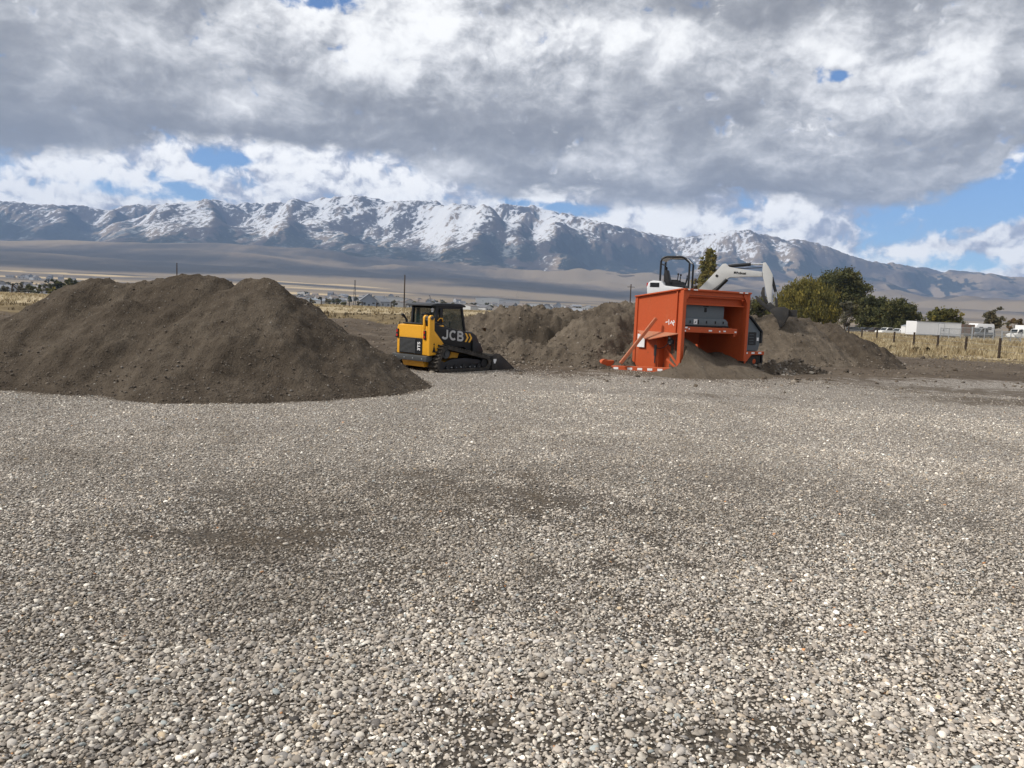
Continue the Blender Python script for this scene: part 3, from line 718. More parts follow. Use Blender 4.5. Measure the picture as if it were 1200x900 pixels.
# ------------------------------------------------------------------ sieved fines under the screener
def h_sand(x, y):
    """heap fallen through the screen: inside the frame of the plant, with an apron in front of the opening"""
    u = (x - _c0.x) * _ax.x + (y - _c0.y) * _ax.y; v = -(x - _c0.x) * _ax.y + (y - _c0.y) * _ax.x
    ins = cones(u, v, [(.25, 1.25, 1.52, .68, .1, .2), (1.0, 1.35, 1.15, .62, .1, .2), (2.3, .6, .45, .45, .2, .2), (2.95, 1.0, .60, .40, .1, .2)], .07)
    spill = cones(u, v, [(.05, -.50, .36, .42, .05, .2), (.9, -.7, .34, .38, .1, .2), (2.0, -.7, .30, .33, .3, .2), (-.55, -.5, .20, .4, .1, .2)], .06)
    ins = np.where((u < .26) & (v > .0), -1.0, ins); ins = np.where((u < .06) & (v > -.1), -1.0, ins)
    ins = np.where((u < .06) & (v <= -.1), ins - (.06 - u) * 1.2, ins)
    return np.maximum(ins, spill)
sp_o, sV, sH = heap('sand_pile', 1.5, 11.5, 22.5, 30.5, .05, h_sand, SOIL_SAND, 601, .035)
tag(sp_o, 'pile of fine sieved soil spilling out from under the orange screener', 'sand pile')
clods(sp_o, sV, sH, 500, 55, .02, BERM_PAL)
# heap of oversize lumps beside the screener wheel
O_PK = [pk(905, 426, 27.6, .7, .1), pk(925, 423, 28.2, .7, .1), pk(945, 429, 28.4, .6, .2), pk(915, 431, 27.2, .6)]
ov, oV, oH = heap('rubble_heap', 7.6, 13, 25.5, 31, .06, lambda x, y: cones(x, y, O_PK, .05), SOIL_DARK, 621, .16)
tag(ov, 'low heap of dark lumps and stones on the ground beside the screener wheel', 'rubble heap')
clods(ov, oV, oH, 420, 56, .06, CLOD_PAL + [(.22, .2, .17)])

# ------------------------------------------------------------------ gravel
def gravel_points():
    rng = np.random.default_rng(99); out = []
    for r0, r1, rho in ((1.5, 4.6, 5200), (4.6, 6.5, 4600), (6.5, 9, 3200), (9, 13, 2100), (13, 19, 900), (19, 27, 320)):
        th = R(52) if r1 < 9.5 else R(43); n = int(th * (r1 * r1 - r0 * r0) * rho)
        r = np.sqrt(rng.uniform(r0 * r0, r1 * r1, n)); a = rng.uniform(-th, th, n)
        x, y = np.sin(a) * r, np.cos(a) * r
        bare = dirt_patches(x, y) * 1.05 + fbm(x * .55, y * .55, 4, 808) * .38 + fbm(x * 2.6, y * 2.6, 4, 809, .65) * .34 + np.exp(np.minimum(h_left(x, y), 0) * 7) * .75
        keep = rng.random(n) > np.clip((bare - .24) * 1.35, 0, .93)
        keep &= ~((h_left(x, y) > .02))
        edge = np.interp(x, [-40, -12, -4, 0, 6, 12, 18, 24, 40], [27, 27, 25.5, 24.2, 24.5, 26.5, 29, 27, 25])
        keep &= (y < edge + rng.normal(size=n) * 1.6 + fbm(x * .35, y * .35, 3, 58) * 2.5 - .8)
        out.append((x[keep], y[keep], r[keep]))
    x = np.concatenate([o[0] for o in out]); y = np.concatenate([o[1] for o in out]); r = np.concatenate([o[2] for o in out])
    half = .0098 * np.exp(rng.normal(size=len(x)) * .40) * (1 + np.clip(r - 9, 0, 18) * .022)
    half = np.clip(half, .0045, .030)
    z = zground(x, y) + rng.random(len(x)) ** 2 * .009
    return np.stack([x, y, z], 1), half, r
gP, gH, gR = gravel_points()
gS = np.clip(dirt_patches(gP[:, 0], gP[:, 1]) * .62 + fbm(gP[:, 0] * .30, gP[:, 1] * .16, 4, 812) * .38 + fbm(gP[:, 0] * 1.4, gP[:, 1] * .9, 3, 813) * .22 - .06, 0, .70) * np.random.default_rng(9).uniform(.5, 1.15, len(gP))
near = gR < 4.6
g1 = scatter('gravel', gP[near], gH[near], PROT_HI, 11, STONE, stain=gS[near])
tag(g1, kind='stuff')
g2 = scatter('gravel', gP[~near], gH[~near], PROT_LO, 12, STONE, stain=gS[~near])
tag(g2, kind='stuff')

# clods strewn over the soil between the yard and the grass
_rg = np.random.default_rng(120); _rr = np.sqrt(_rg.uniform(22 ** 2, 62 ** 2, 26000)); _aa = np.radians(_rg.uniform(-40, 42, 26000)); _x, _y = np.sin(_aa) * _rr, np.cos(_aa) * _rr
_e = np.interp(_x, [-40, -12, -4, 0, 6, 12, 18, 24, 40], [27, 27, 25.5, 24.2, 24.5, 26.5, 29, 27, 25]); _k = (_y > _e - 2.5 + _rg.normal(size=len(_x)) * 1.5) & (_rg.random(len(_x)) < .5 + fbm(_x * .3, _y * .3, 3, 121) * .7) & (h_left(_x, _y) < 0)
_x, _y = _x[_k], _y[_k]
soil_bits = scatter('soil_clods', np.stack([_x, _y, zground(_x, _y)], 1), .035 * np.exp(_rg.normal(size=len(_x)) * .5), PROT_CL, 122, STONE, (.5, .9), .5, .40, 1.0, None, BERM_PAL)
tag(soil_bits, kind='stuff')
# ================================================================== mesh building by hand
class B:
    """collects shapes in one mesh, in the local space of a thing"""
    def __init__(s): s.bm = bmesh.new()
    def _xf(s, vs, M):
        for v in vs: v.co = M @ v.co
    def box(s, c, d, rot=None, bev=0.0, seg=1):
        r = bmesh.ops.create_cube(s.bm, size=1.0); vs = r['verts']
        for v in vs: v.co = Vector((v.co.x * d[0], v.co.y * d[1], v.co.z * d[2]))
        if bev > 0:
            es = list({e for v in vs for e in v.link_edges})
            q = bmesh.ops.bevel(s.bm, geom=es, offset=bev, segments=seg, profile=.6, affect='EDGES')
            vs = list({v for f in q['faces'] for v in f.verts} | {v for v in vs if v.is_valid})
        M = Matrix.Translation(c) @ (Euler(rot).to_matrix().to_4x4() if rot else Matrix())
        s._xf(vs, M); return s
    def beam(s, p0, p1, w, h, bev=0.0, up=(0, 0, 1)):
        p0, p1 = Vector(p0), Vector(p1); d = p1 - p0; L = d.length; x = d.normalized(); u = Vector(up)
        if abs(x.dot(u)) > .98: u = Vector((0, 1, 0))
        y = u.cross(x).normalized(); z = x.cross(y)
        r = bmesh.ops.create_cube(s.bm, size=1.0); vs = r['verts']
        for v in vs: v.co = Vector((v.co.x * L, v.co.y * w, v.co.z * h))
        if bev > 0:
            q = bmesh.ops.bevel(s.bm, geom=list({e for v in vs for e in v.link_edges}), offset=bev, segments=1, affect='EDGES')
            vs = list({v for f in q['faces'] for v in f.verts} | {v for v in vs if v.is_valid})
        M = Matrix((x, y, z)).transposed().to_4x4(); M.translation = (p0 + p1) / 2
        s._xf(vs, M); return s
    def cyl(s, p0, p1, r0, r1=None, seg=14, cap=True):
        p0, p1 = Vector(p0), Vector(p1); r1 = r0 if r1 is None else r1
        x = (p1 - p0).normalized(); u = Vector((0, 0, 1)) if abs(x.z) < .9 else Vector((1, 0, 0))
        a = u.cross(x).normalized(); b = x.cross(a)
        R0 = [s.bm.verts.new(p0 + (a * math.cos(t) + b * math.sin(t)) * r0) for t in [2 * math.pi * i / seg for i in range(seg)]]
        R1 = [s.bm.verts.new(p1 + (a * math.cos(t) + b * math.sin(t)) * r1) for t in [2 * math.pi * i / seg for i in range(seg)]]
        for i in range(seg): s.bm.faces.new((R0[i], R0[(i + 1) % seg], R1[(i + 1) % seg], R1[i]))
        if cap: s.bm.faces.new(R0[::-1]); s.bm.faces.new(R1)
        return s
    def tube(s, pts, r, seg=10):
        pts = [Vector(p) for p in pts]; rings = []
        for i, p in enumerate(pts):
            t = ((pts[min(i + 1, len(pts) - 1)] - pts[max(i - 1, 0)])).normalized()
            u = Vector((0, 0, 1)) if abs(t.z) < .9 else Vector((0, 1, 0))
            a = u.cross(t).normalized(); b = t.cross(a); rr = r[i] if isinstance(r, (list, tuple)) else r
            rings.append([s.bm.verts.new(p + (a * math.cos(q) + b * math.sin(q)) * rr) for q in [2 * math.pi * k / seg for k in range(seg)]])
        for A_, B_ in zip(rings, rings[1:]):
            for k in range(seg): s.bm.faces.new((A_[k], A_[(k + 1) % seg], B_[(k + 1) % seg], B_[k]))
        s.bm.faces.new(rings[0][::-1]); s.bm.faces.new(rings[-1]); return s
    def prism(s, poly, y0, y1, bev=0.0, plane='xz', taper=None):
        """polygon in the xz (or xy / yz) plane pushed from y0 to y1"""
        def mk(p, q):
            if plane == 'xz': return Vector((p[0], q, p[1]))
            if plane == 'xy': return Vector((p[0], p[1], q))
            return Vector((q, p[0], p[1]))
        A_ = [s.bm.verts.new(mk(p, y0)) for p in poly]; B_ = [s.bm.verts.new(mk(p, y1)) for p in (taper or poly)]
        n = len(poly); fs = [s.bm.faces.new(A_), s.bm.faces.new(B_[::-1])]
        for i in range(n): fs.append(s.bm.faces.new((A_[i], B_[i], B_[(i + 1) % n], A_[(i + 1) % n])))
        bmesh.ops.recalc_face_normals(s.bm, faces=fs)
        if bev > 0:
            bmesh.ops.bevel(s.bm, geom=list({e for f in fs for e in f.edges}), offset=bev, segments=2, profile=.6, affect='EDGES')
        return s
    def sphere(s, c, r, sub=2, sc=(1, 1, 1)):
        q = bmesh.ops.create_icosphere(s.bm, subdivisions=sub, radius=r)
        for v in q['verts']: v.co = Vector((v.co.x * sc[0], v.co.y * sc[1], v.co.z * sc[2])) + Vector(c)
        return s
    def lathe(s, c, axis, prof, seg=24):
        """profile of (offset along axis, radius)"""
        c = Vector(c); x = Vector(axis).normalized(); u = Vector((0, 0, 1)) if abs(x.z) < .9 else Vector((1, 0, 0))
        a = u.cross(x).normalized(); b = x.cross(a)
        rings = [[s.bm.verts.new(c + x * t + (a * math.cos(q) + b * math.sin(q)) * r) for q in [2 * math.pi * k / seg for k in range(seg)]] for t, r in prof]
        for A_, B_ in zip(rings, rings[1:]):
            for k in range(seg): s.bm.faces.new((A_[k], A_[(k + 1) % seg], B_[(k + 1) % seg], B_[k]))
        s.bm.faces.new(rings[0][::-1]); s.bm.faces.new(rings[-1]); return s
    def quad(s, a, b, c, d):
        s.bm.faces.new([s.bm.verts.new(Vector(q)) for q in (a, b, c, d)]); return s
    def build(s, name, mat, parent=None, smooth=35, kind=None):
        me = bpy.data.meshes.new(name); bmesh.ops.recalc_face_normals(s.bm, faces=s.bm.faces); s.bm.to_mesh(me); s.bm.free()
        me.materials.append(mat)
        if smooth:
            me.polygons.foreach_set('use_smooth', np.ones(len(me.polygons), bool)); me.set_sharp_from_angle(angle=R(smooth))
        o = bpy.data.objects.new(name, me); COL.objects.link(o)
        if parent is not None: o.parent = parent
        if kind: o['kind'] = kind
        return o
def lettering(name, text, size, mat, parent, M, extrude=.004, bold=0.0, sx=1.0, sy=1.0, space=1.0):
    """raised letters as a mesh; M places the text plane (x right, y up, z out)"""
    cu = bpy.data.curves.new(name, 'FONT'); cu.body = text; cu.size = size; cu.extrude = extrude; cu.offset = bold; cu.align_x = 'LEFT'
    cu.space_character = space
    t = bpy.data.objects.new(name, cu); COL.objects.link(t)
    dg = bpy.context.evaluated_depsgraph_get(); dg.update()
    me = bpy.data.meshes.new_from_object(t.evaluated_get(dg)); bpy.data.objects.remove(t); bpy.data.curves.remove(cu)
    me.transform(M @ Matrix.Diagonal((sx, sy, 1, 1))); me.name = name; me.materials.clear(); me.materials.append(mat)
    o = bpy.data.objects.new(name, me); COL.objects.link(o); o.parent = parent
    return o
def frame(origin, x, y):
    x = Vector(x).normalized(); y = Vector(y).normalized(); z = x.cross(y).normalized(); y = z.cross(x)
    M = Matrix((x, y, z)).transposed().to_4x4(); M.translation = Vector(origin); return M
def thing(name, label, cat, loc=(0, 0, 0), rz=0.0, group=None, M=None):
    o = bpy.data.objects.new(name, None); COL.objects.link(o); o.empty_display_size = .2
    if M is not None: o.matrix_world = M
    else: o.location = loc; o.rotation_euler = (0, 0, rz)
    return tag(o, label, cat, group)
def copy_thing(root, loc, rz, label=None, scale=None):
    kids = [c for c in CHILDREN.get(root.name, [])]
    c = root.copy(); COL.objects.link(c); c.location = loc; c.rotation_euler = (0, 0, rz)
    if scale: c.scale = scale
    if label: c['label'] = label
    for k in kids:
        d = k.copy(); COL.objects.link(d); d.parent = c
        for g in CHILDREN.get(k.name, []):
            e = g.copy(); COL.objects.link(e); e.parent = d
    return c
CHILDREN = {}
def note_children(root):
    for o in bpy.data.objects:
        if o.parent is not None: CHILDREN.setdefault(o.parent.name, [])
    CHILDREN[root.name] = [o for o in bpy.data.objects if o.parent == root]
    for k in CHILDREN[root.name]: CHILDREN[k.name] = [o for o in bpy.data.objects if o.parent == k]

def paint(name, col, rough=.45, dust=.25, metal=0.0, dustc=(.20, .16, .12), spec=.4, wear=.0, scale=3.0, streak=False):
    m, nt, p = new_mat(name); oc = obj_coords(nt)
    oc_ = nx_vmath(nt, 'MULTIPLY', oc, (2.2, 2.2, .35)) if streak else oc
    a = nx_noise(nt, oc_, scale, 6, .65); b = nx_noise(nt, oc, scale * 7, 4, .6)
    up = NX(nt, nx_sep(nt, nt.nodes.new('ShaderNodeNewGeometry').outputs['Normal'], 2))
    k = (a - .5) * 1.2 + (b - .5) * .5 + up.mx(0) * .30 + dust
    var = nx_vmath(nt, 'SCALE', col, scale=b * .22 + .89)
    c = nx_mix(nt, k.smooth(.25, .95) * .75, var, dustc)
    if wear > 0:
        c = nx_mix(nt, (nx_noise(nt, oc, scale * 4, 7, .72)).smooth(.66 - wear * .1, .74) * .8, c, (.10, .055, .035))
    setc(p, nt, 'Base Color', c); setc(p, nt, 'Roughness', (a * .3 + (rough - .1)).mn(.95)); p.inputs['Metallic'].default_value = metal
    p.inputs['Specular IOR Level'].default_value = spec
    bump(nt, p, b, .08, .01)
    return m
def nx_sep(nt, v, i):
    n = nt.nodes.new('ShaderNodeSeparateXYZ'); nt.links.new(v, n.inputs[0]); return n.outputs[i]
def glass_mat(name, col=(.02, .03, .03), alpha=.55):
    m, nt, p = new_mat(name); setc(p, nt, 'Base Color', col); p.inputs['Roughness'].default_value = .05; p.inputs['Alpha'].default_value = alpha
    p.inputs['Specular IOR Level'].default_value = .6
    return m
def flatm(name, col, rough=.6, spec=.3, metal=0.0):
    m, nt, p = new_mat(name); oc = obj_coords(nt); n = nx_noise(nt, oc, 8, 4, .6)
    setc(p, nt, 'Base Color', nx_vmath(nt, 'SCALE', col, scale=n * .3 + .85)); p.inputs['Roughness'].default_value = rough
    p.inputs['Specular IOR Level'].default_value = spec; p.inputs['Metallic'].default_value = metal
    return m
YEL = paint('yellow_paint', (.76, .375, .028), .38, .10, dustc=(.36, .25, .12))
BLK = paint('black_paint', (.012, .013, .015), .38, .02, dustc=(.07, .06, .05))
DGR = paint('dark_grey_metal', (.055, .058, .060), .5, .12, dustc=(.15, .125, .10))
RUB = paint('rubber', (.030, .029, .028), .75, .45, dustc=(.13, .108, .085), spec=.2, scale=5)
ORA = paint('orange_paint', (.47, .080, .020), .6, .22, dustc=(.36, .19, .10), wear=.45, scale=2.2, streak=True)
GRY = paint('blue_grey_paint', (.115, .135, .15), .5, .15, dustc=(.19, .17, .15))
WHT = paint('white_paint', (.74, .75, .76), .4, .05, dustc=(.45, .42, .38))
BGR = paint('boom_white_paint', (.52, .52, .505), .45, .20, dustc=(.36, .33, .29))
BUC = paint('worn_steel', (.036, .035, .034), .55, .30, .3, dustc=(.16, .13, .10), wear=.3)
RED = flatm('red_lens', (.45, .02, .015), .25, .5)
WTX = flatm('white_marking', (.78, .78, .78), .5)
BTX = flatm('black_marking', (.015, .015, .015), .5)
YTX = flatm('yellow_marking', (.75, .40, .05), .5)
CHR = flatm('chrome_rod', (.7, .7, .7), .18, .5, .9)
GLS = glass_mat('cab_glass', (.03, .05, .045), .38)
SEA = flatm('seat_vinyl', (.02, .02, .022), .6)
WOD = paint('weathered_wood', (.055, .042, .033), .9, .1, dustc=(.14, .12, .10), spec=.1)
GAL = flatm('galvanised_steel', (.36, .38, .40), .45, .5, .4)
# ================================================================== the track loader
def build_loader():
    h = Vector((math.sin(R(43.5)), math.cos(R(43.5)), 0))
    P0 = at(481.5, 436, 23.1)                       # middle of the rear bumper, on the ground
    gx_, gy_ = P0.x, P0.y
    z0 = float(zground(gx_ + .6, gy_ + .9)) - .01
    t = thing('track_loader', 'compact black and yellow track loader parked between the dark pile and the dug bank', 'track loader', (gx_, gy_, z0), math.atan2(h.y, h.x))
    # --- rear body: yellow engine cover
    b = B()
    b.prism([(.02, .50), (.02, 1.30), (.10, 1.38), (.62, 1.40), (.62, .50)], -.74, .74, .03)
    body = b.build('engine_cover', YEL, t)
    B().box((.02, 0, 1.19), (.012, 1.40, .34)).box((.016, -.42, 1.19), (.012, .02, .36)).build('cover_panel', YEL, body)
    b = B(); b.box((.015, .06, .755), (.03, 1.08, .48), bev=.01); gr = b.build('radiator_grille', BLK, t)
    b = B()
    for k in range(11): b.box((-.006, .20, .56 + k * .036), (.014, .70, .012), rot=(0, .4, 0))
    b.box((-.006, -.17, .755), (.016, .022, .46)); b.box((-.004, .2, .95), (.016, .72, .02))
    b.build('louvre', DGR, gr)
    lettering('model_lettering', '3TS', .17, WTX, gr, frame((-.004, -.40, .62), (0, 0, 1), (0, 1, 0)) @ Matrix.Translation((0, 0, 0)), .003, .004)
    for y in (.69, -.60):
        f = B().box((.0, y, 1.10), (.05, .10, .27), bev=.012).build('light_housing', BLK, t)
        for z in (1.17, 1.04): B().cyl((-.03, y, z), (-.012, y, z), .040, seg=16).build('tail_light', RED, f)
    # bumper and belly
    b = B(); b.box((-.03, 0, .405), (.16, 1.64, .17), bev=.035, seg=2); b.beam((-.02, -.77, .405), (.16, -.74, .41), .08, .13, .02); b.beam((-.02, .77, .405), (.16, .74, .41), .08, .13, .02)
    bp = b.build('bumper', DGR, t); b = B()
    for y in (-.62, -.2, .2, .62): B().cyl((-.118, y, .40), (-.108, y, .40), .022, seg=10).build('bolt', GAL, bp)
    b = B(); b.prism([(.10, .14), (.04, .31), (2.0, .31), (2.0, .2), (1.8, .14)], -.50, .50, .015); b.build('belly_pan', YEL, t)
    b = B(); b.box((1.2, 0, .80), (1.7, .98, .80), bev=.03); b.build('chassis', BLK, t)
    # --- yellow loader tower on the boom side
    b = B(); b.prism([(-.02, .50), (-.02, 1.40), (-.03, 1.62), (.03, 1.69), (.10, 1.69), (.16, 1.60), (.17, 1.24), (.54, .86), (.36, .54)], -.84, -.745, .018)
    b.prism([(-.02, 1.28), (-.03, 1.62), (.03, 1.69), (.10, 1.69), (.16, 1.60), (.20, 1.28)], -.60, -.52, .015)
    tw = b.build('boom_tower', YEL, t)
    B().cyl((.06, -.87, 1.61), (.06, -.50, 1.61), .055, seg=16).build('pivot_pin', DGR, tw)
    B().cyl((.34, -.852, .80), (.34, -.838, .80), .035, seg=12).build('bolt', BLK, tw)
    B().prism([(.10, .60), (.16, .80), (.22, .60)], -.852, -.842).prism([(.13, .82), (.16, .88), (.19, .82)], -.852, -.842).build('warning_decal', BTX, tw)
    # --- single boom arm
    arm = [(-.02, 1.54), (.04, 1.63), (.10, 1.64), (.22, 1.44), (.45, 1.37), (1.33, 1.235), (1.78, 1.17), (1.92, 1.08), (2.04, .88), (2.17, .60), (2.10, .56), (1.66, .58), (1.40, .74), (.52, .79), (.36, .98), (.02, 1.40)]
    b = B(); b.prism(arm, -.80, -.60, .02); b.prism([(1.7, .95), (2.02, .86), (2.15, .60), (2.1, .56), (1.70, .58)], -.88, -.80, .012)
    bo = b.build('boom_arm', BLK, t)
    def glyph(strokes, x, z, sx, sz, wd):
        """heavy block letter from strokes in a unit cell, on the outer face of the boom"""
        for st in strokes:
            q = [Vector((x + p[0] * sx, 0, z + p[1] * sz - (p[0] * sx) * .09)) for p in st]
            n = len(q); lft, rgt = [], []
            for i in range(n):
                d = (q[min(i + 1, n - 1)] - q[max(i - 1, 0)]).normalized(); nn = Vector((-d.z, 0, d.x)) * wd / 2
                lft.append(q[i] + nn); rgt.append(q[i] - nn)
            for i in range(n - 1):
                vs = [g.bm.verts.new(v + Vector((0, -.806, 0))) for v in (lft[i], lft[i + 1], rgt[i + 1], rgt[i])]; g.bm.faces.new(vs)
    def arc(cx, cz, rx, rz_, a0, a1, n=12): return [(cx + rx * math.cos(R(a0 + (a1 - a0) * i / n)), cz + rz_ * math.sin(R(a0 + (a1 - a0) * i / n))) for i in range(n + 1)]
    LET = {'J': [[(.72, 1.0), (.72, .32)] + arc(.42, .30, .30, .22, 0, -160)], 'C': [arc(.52, .5, .38, .42, 45, 315, 18)],
           'B': [[(.2, .0), (.2, 1.0)], [(.2, .92), (.55, .92)] + arc(.55, .73, .22, .19, 90, -90, 8) + [(.2, .54)], [(.2, .52), (.58, .52)] + arc(.58, .30, .25, .22, 90, -90, 8) + [(.2, .08)]]}
    for i, ch in enumerate('JCB'):
        g = B(); glyph(LET[ch], .47 + i * .30, 1.00 - i * .027, .315, .29, .066)
        bmesh.ops.solidify(g.bm, geom=g.bm.faces[:], thickness=.006); g.build('letter', WTX, bo)
    b = B()
    for k in range(2):
        x = 1.42 + k * .15; z = .90 - k * .012; b = B()
        b.prism([(x, z + .27), (x + .07, z + .265), (x + .155, z + .135), (x + .07, z), (x, z + .0), (x + .085, z + .135)], -.806, -.801); b.build('chevron_marking', YTX, bo)
    b = B(); b.cyl((.30, -.70, 1.46), (.80, -.66, 1.30), .04, seg=12); b.build('lift_hose', BLK, bo)
    # cross tube and coupler towards the bucket
    b = B(); b.cyl((2.08, -.80, .50), (2.08, .70, .50), .085, seg=16); b.box((2.34, 0, .36), (.10, 1.25, .40), bev=.015)
    for y in (-.55, .5): b.prism([(2.0, .62), (2.14, .62), (2.36, .5), (2.36, .12), (2.26, .12), (2.02, .42)], y - .04, y + .04, .008)
    b.cyl((1.95, -.25, .82), (2.30, -.22, .42), .05, seg=12); b.cyl((1.95, .30, .82), (2.30, .28, .42), .05, seg=12)
    b.build('bucket_coupler', BLK, t)
    # --- bucket
    b = B(); Wd = 1.03
    outer = [(2.40, .08), (2.40, .46), (2.47, .53), (2.60, .50), (2.56, .14), (3.32, .045), (3.44, .015), (3.42, -.0), (2.50, .02)]
    b.prism(outer, -Wd, Wd, .008)
    for y0, y1 in ((-Wd - .025, -Wd + .005), (Wd - .005, Wd + .025)): b.prism([(2.40, .06), (2.40, .47), (2.47, .55), (2.72, .535), (3.36, .10), (3.44, .005), (2.48, -.0)], y0, y1, .006)
    b.box((3.42, 0, .022), (.16, 2.08, .03)); bk = b.build('bucket', BUC, t)
    B().prism([(2.44, .375), (2.565, .375), (2.565, .30), (2.54, .30), (2.53, .24), (2.47, .24), (2.46, .30), (2.44, .30)], -Wd - .034, -Wd - .026).build('decal', WTX, bk)
    # --- cab
    b = B()                                       # frame: posts, rails, roof
    y0, y1 = -.52, .56
    rear0, rear1, front0, front1 = (.46, 1.40), (.50, 1.93), (1.66, 1.20), (1.50, 1.93)
    for y in (y0, y1):
        b.beam((rear0[0], y, rear0[1]), (rear1[0], y, rear1[1]), .09, .10, .015, up=(1, 0, 0)); b.beam((front0[0], y, front0[1]), (front1[0], y, front1[1]), .07, .08, .015, up=(1, 0, 0))
        b.beam((.66, y, 1.22), (.68, y, 1.93), .07, .12, .015, up=(1, 0, 0))
        b.beam((.44, y, 1.92), (1.54, y, 1.92), .08, .07, .015); b.beam((.44, y, 1.22), (1.68, y, 1.20), .07, .08, .01)
    b.box((.47, .02, 1.40), (.06, 1.08, .08)); b.box((1.5, .02, 1.92), (.07, 1.08, .07)); b.box((1.66, .02, 1.20), (.07, 1.08, .07))
    cf = b.build('cab_frame', BLK, t)
    b = B(); b.prism([(.22, 1.965), (.28, 2.00), (.5, 2.045), (1.40, 2.055), (1.60, 2.02), (1.66, 1.965), (1.60, 1.95), (.26, 1.945)], -.57, .61, .015); b.build('cab_roof', BLK, t)
    b = B(); b.box((.48, .02, 1.66), (.012, 1.02, .48)); b.build('rear_window', GLS, cf)
    b = B(); b.prism([(.73, 1.27), (.75, 1.88), (1.45, 1.88), (1.58, 1.27)], y0 - .012, y0 - .004); b.build('side_window', GLS, cf)
    b = B(); b.prism([(.73, 1.27), (.75, 1.88), (1.45, 1.88), (1.58, 1.27)], y1 + .004, y1 + .012); b.build('side_window', GLS, cf)
    b = B(); b.prism([(1.665, 1.24), (1.515, 1.90), (1.505, 1.90), (1.655, 1.24)], y0 + .04, y1 - .04); b.build('windscreen', GLS, cf)
    b = B(); b.prism([(.74, 1.00), (.70, 1.60), (.76, 1.66), (.86, 1.62), (.92, 1.20), (1.25, 1.16), (1.27, 1.04), (1.2, 1.0)], -.22, .26, .03)
    b.box((.80, .02, 1.72), (.09, .26, .14), bev=.03); b.build('seat', SEA, t)
    b = B(); b.box((1.05, -.34, 1.22), (.40, .10, .12), bev=.02); b.cyl((1.18, -.34, 1.28), (1.20, -.34, 1.45), .02, seg=8); b.sphere((1.20, -.34, 1.47), .035); b.build('control_lever', BLK, t)
    # things on the engine deck
    b = B(); b.box((.30, .02, 1.415), (.38, 1.20, .05), bev=.02); b.build('engine_deck', BLK, t)
    b = B(); b.lathe((.22, -.36, 1.40), (0, 0, 1), [(0, .10), (.03, .115), (.28, .115), (.30, .13), (.33, .13), (.36, .08)], 18); b.build('air_cleaner', BLK, t)
    b = B(); b.tube([(.30, .62, 1.38), (.28, .63, 1.52), (.22, .65, 1.60), (.14, .67, 1.68)], [.035, .04, .042, .045], 10); b.build('exhaust_pipe', BLK, t)
    b = B(); b.cyl((.42, -.42, 1.78), (.42, -.42, 1.82), .03, seg=10); b.sphere((.42, -.42, 1.86), .05); b.build('work_light', WTX, t)
    b = B(); b.tube([(.50, -.58, 1.52), (.56, -.60, 1.60), (.66, -.60, 1.60), (.70, -.58, 1.50)], .018, 8); b.build('grab_handle', YEL, t)
    # --- tracks
    def hull(circs, n=90):
        pts = []
        for (cx, cz, r) in circs:
            for k in range(64): pts.append((cx + r * math.cos(2 * math.pi * k / 64), cz + r * math.sin(2 * math.pi * k / 64)))
        pts = sorted(set(pts))
        def half(p):
            o = []
            for q in p:
                while len(o) > 1 and (o[-1][0] - o[-2][0]) * (q[1] - o[-2][1]) - (o[-1][1] - o[-2][1]) * (q[0] - o[-2][0]) <= 0: o.pop()
                o.append(q)
            return o[:-1]
        hp = half(pts) + half(pts[::-1])
        # even spacing
        L = [0]; 
        for a, c in zip(hp, hp[1:] + hp[:1]): L.append(L[-1] + math.dist(a, c))
        hp2 = hp + hp[:1]; out = []
        for k in range(n):
            s_ = L[-1] * k / n; i = max(j for j in range(len(L)) if L[j] <= s_ + 1e-9); i = min(i, len(hp) - 1)
            f = (s_ - L[i]) / max(L[i + 1] - L[i], 1e-9); out.append((hp2[i][0] + (hp2[i + 1][0] - hp2[i][0]) * f, hp2[i][1] + (hp2[i + 1][1] - hp2[i][1]) * f))
        return out
    for side in (-1, 1):
        ya, yb = (.63, 1.04)
        lo, hi = (ya, yb) if side > 0 else (-yb, -ya)
        N = 96; outer_ = hull([(.34, .22, .20), (.50, .58, .22), (2.14, .25, .22)], N); inner_ = hull([(.36, .22, .125), (.52, .57, .135), (2.12, .25, .14)], N)
        b = B(); bm = b.bm
        def ring(poly, y): return [bm.verts.new((p[0], y, p[1])) for p in poly]
        O0, O1, I0, I1 = ring(outer_, lo), ring(outer_, hi), ring(inner_, lo), ring(inner_, hi)
        for k in range(N):
            j = (k + 1) % N
            bm.faces.new((O0[k], O0[j], O1[j], O1[k])); bm.faces.new((I0[j], I0[k], I1[k], I1[j]))
            bm.faces.new((O0[j], O0[k], I0[k], I0[j])); bm.faces.new((O1[k], O1[j], I1[j], I1[k]))
        for k in range(0, N, 2):                    # lugs across the belt
            p, q = Vector((outer_[k][0], 0, outer_[k][1])), Vector((outer_[(k + 1) % N][0], 0, outer_[(k + 1) % N][1]))
            d = (q - p).normalized(); nrm = Vector((d.z, 0, -d.x)); c = (p + q) / 2 + nrm * .018
            if c.z < .05: c.z = max(c.z, .022)
            M = Matrix((d, Vector((0, 1, 0)), -nrm)).transposed().to_4x4(); M.translation = c + Vector((0, (lo + hi) / 2, 0))
            r_ = bmesh.ops.create_cube(bm, size=1.0)
            for v in r_['verts']: v.co = M @ Vector((v.co.x * .036, v.co.y * (yb - ya - .02), v.co.z * .05))
        tr = b.build('rubber_track', RUB, t)
        ys = side * .92
        b = B(); b.prism([(.42, .12), (.50, .30), (.80, .40), (1.35, .42), (1.95, .36), (2.10, .22), (2.0, .10)], ys - .02, ys + .04, .02); b.build('track_frame', BLK, tr)
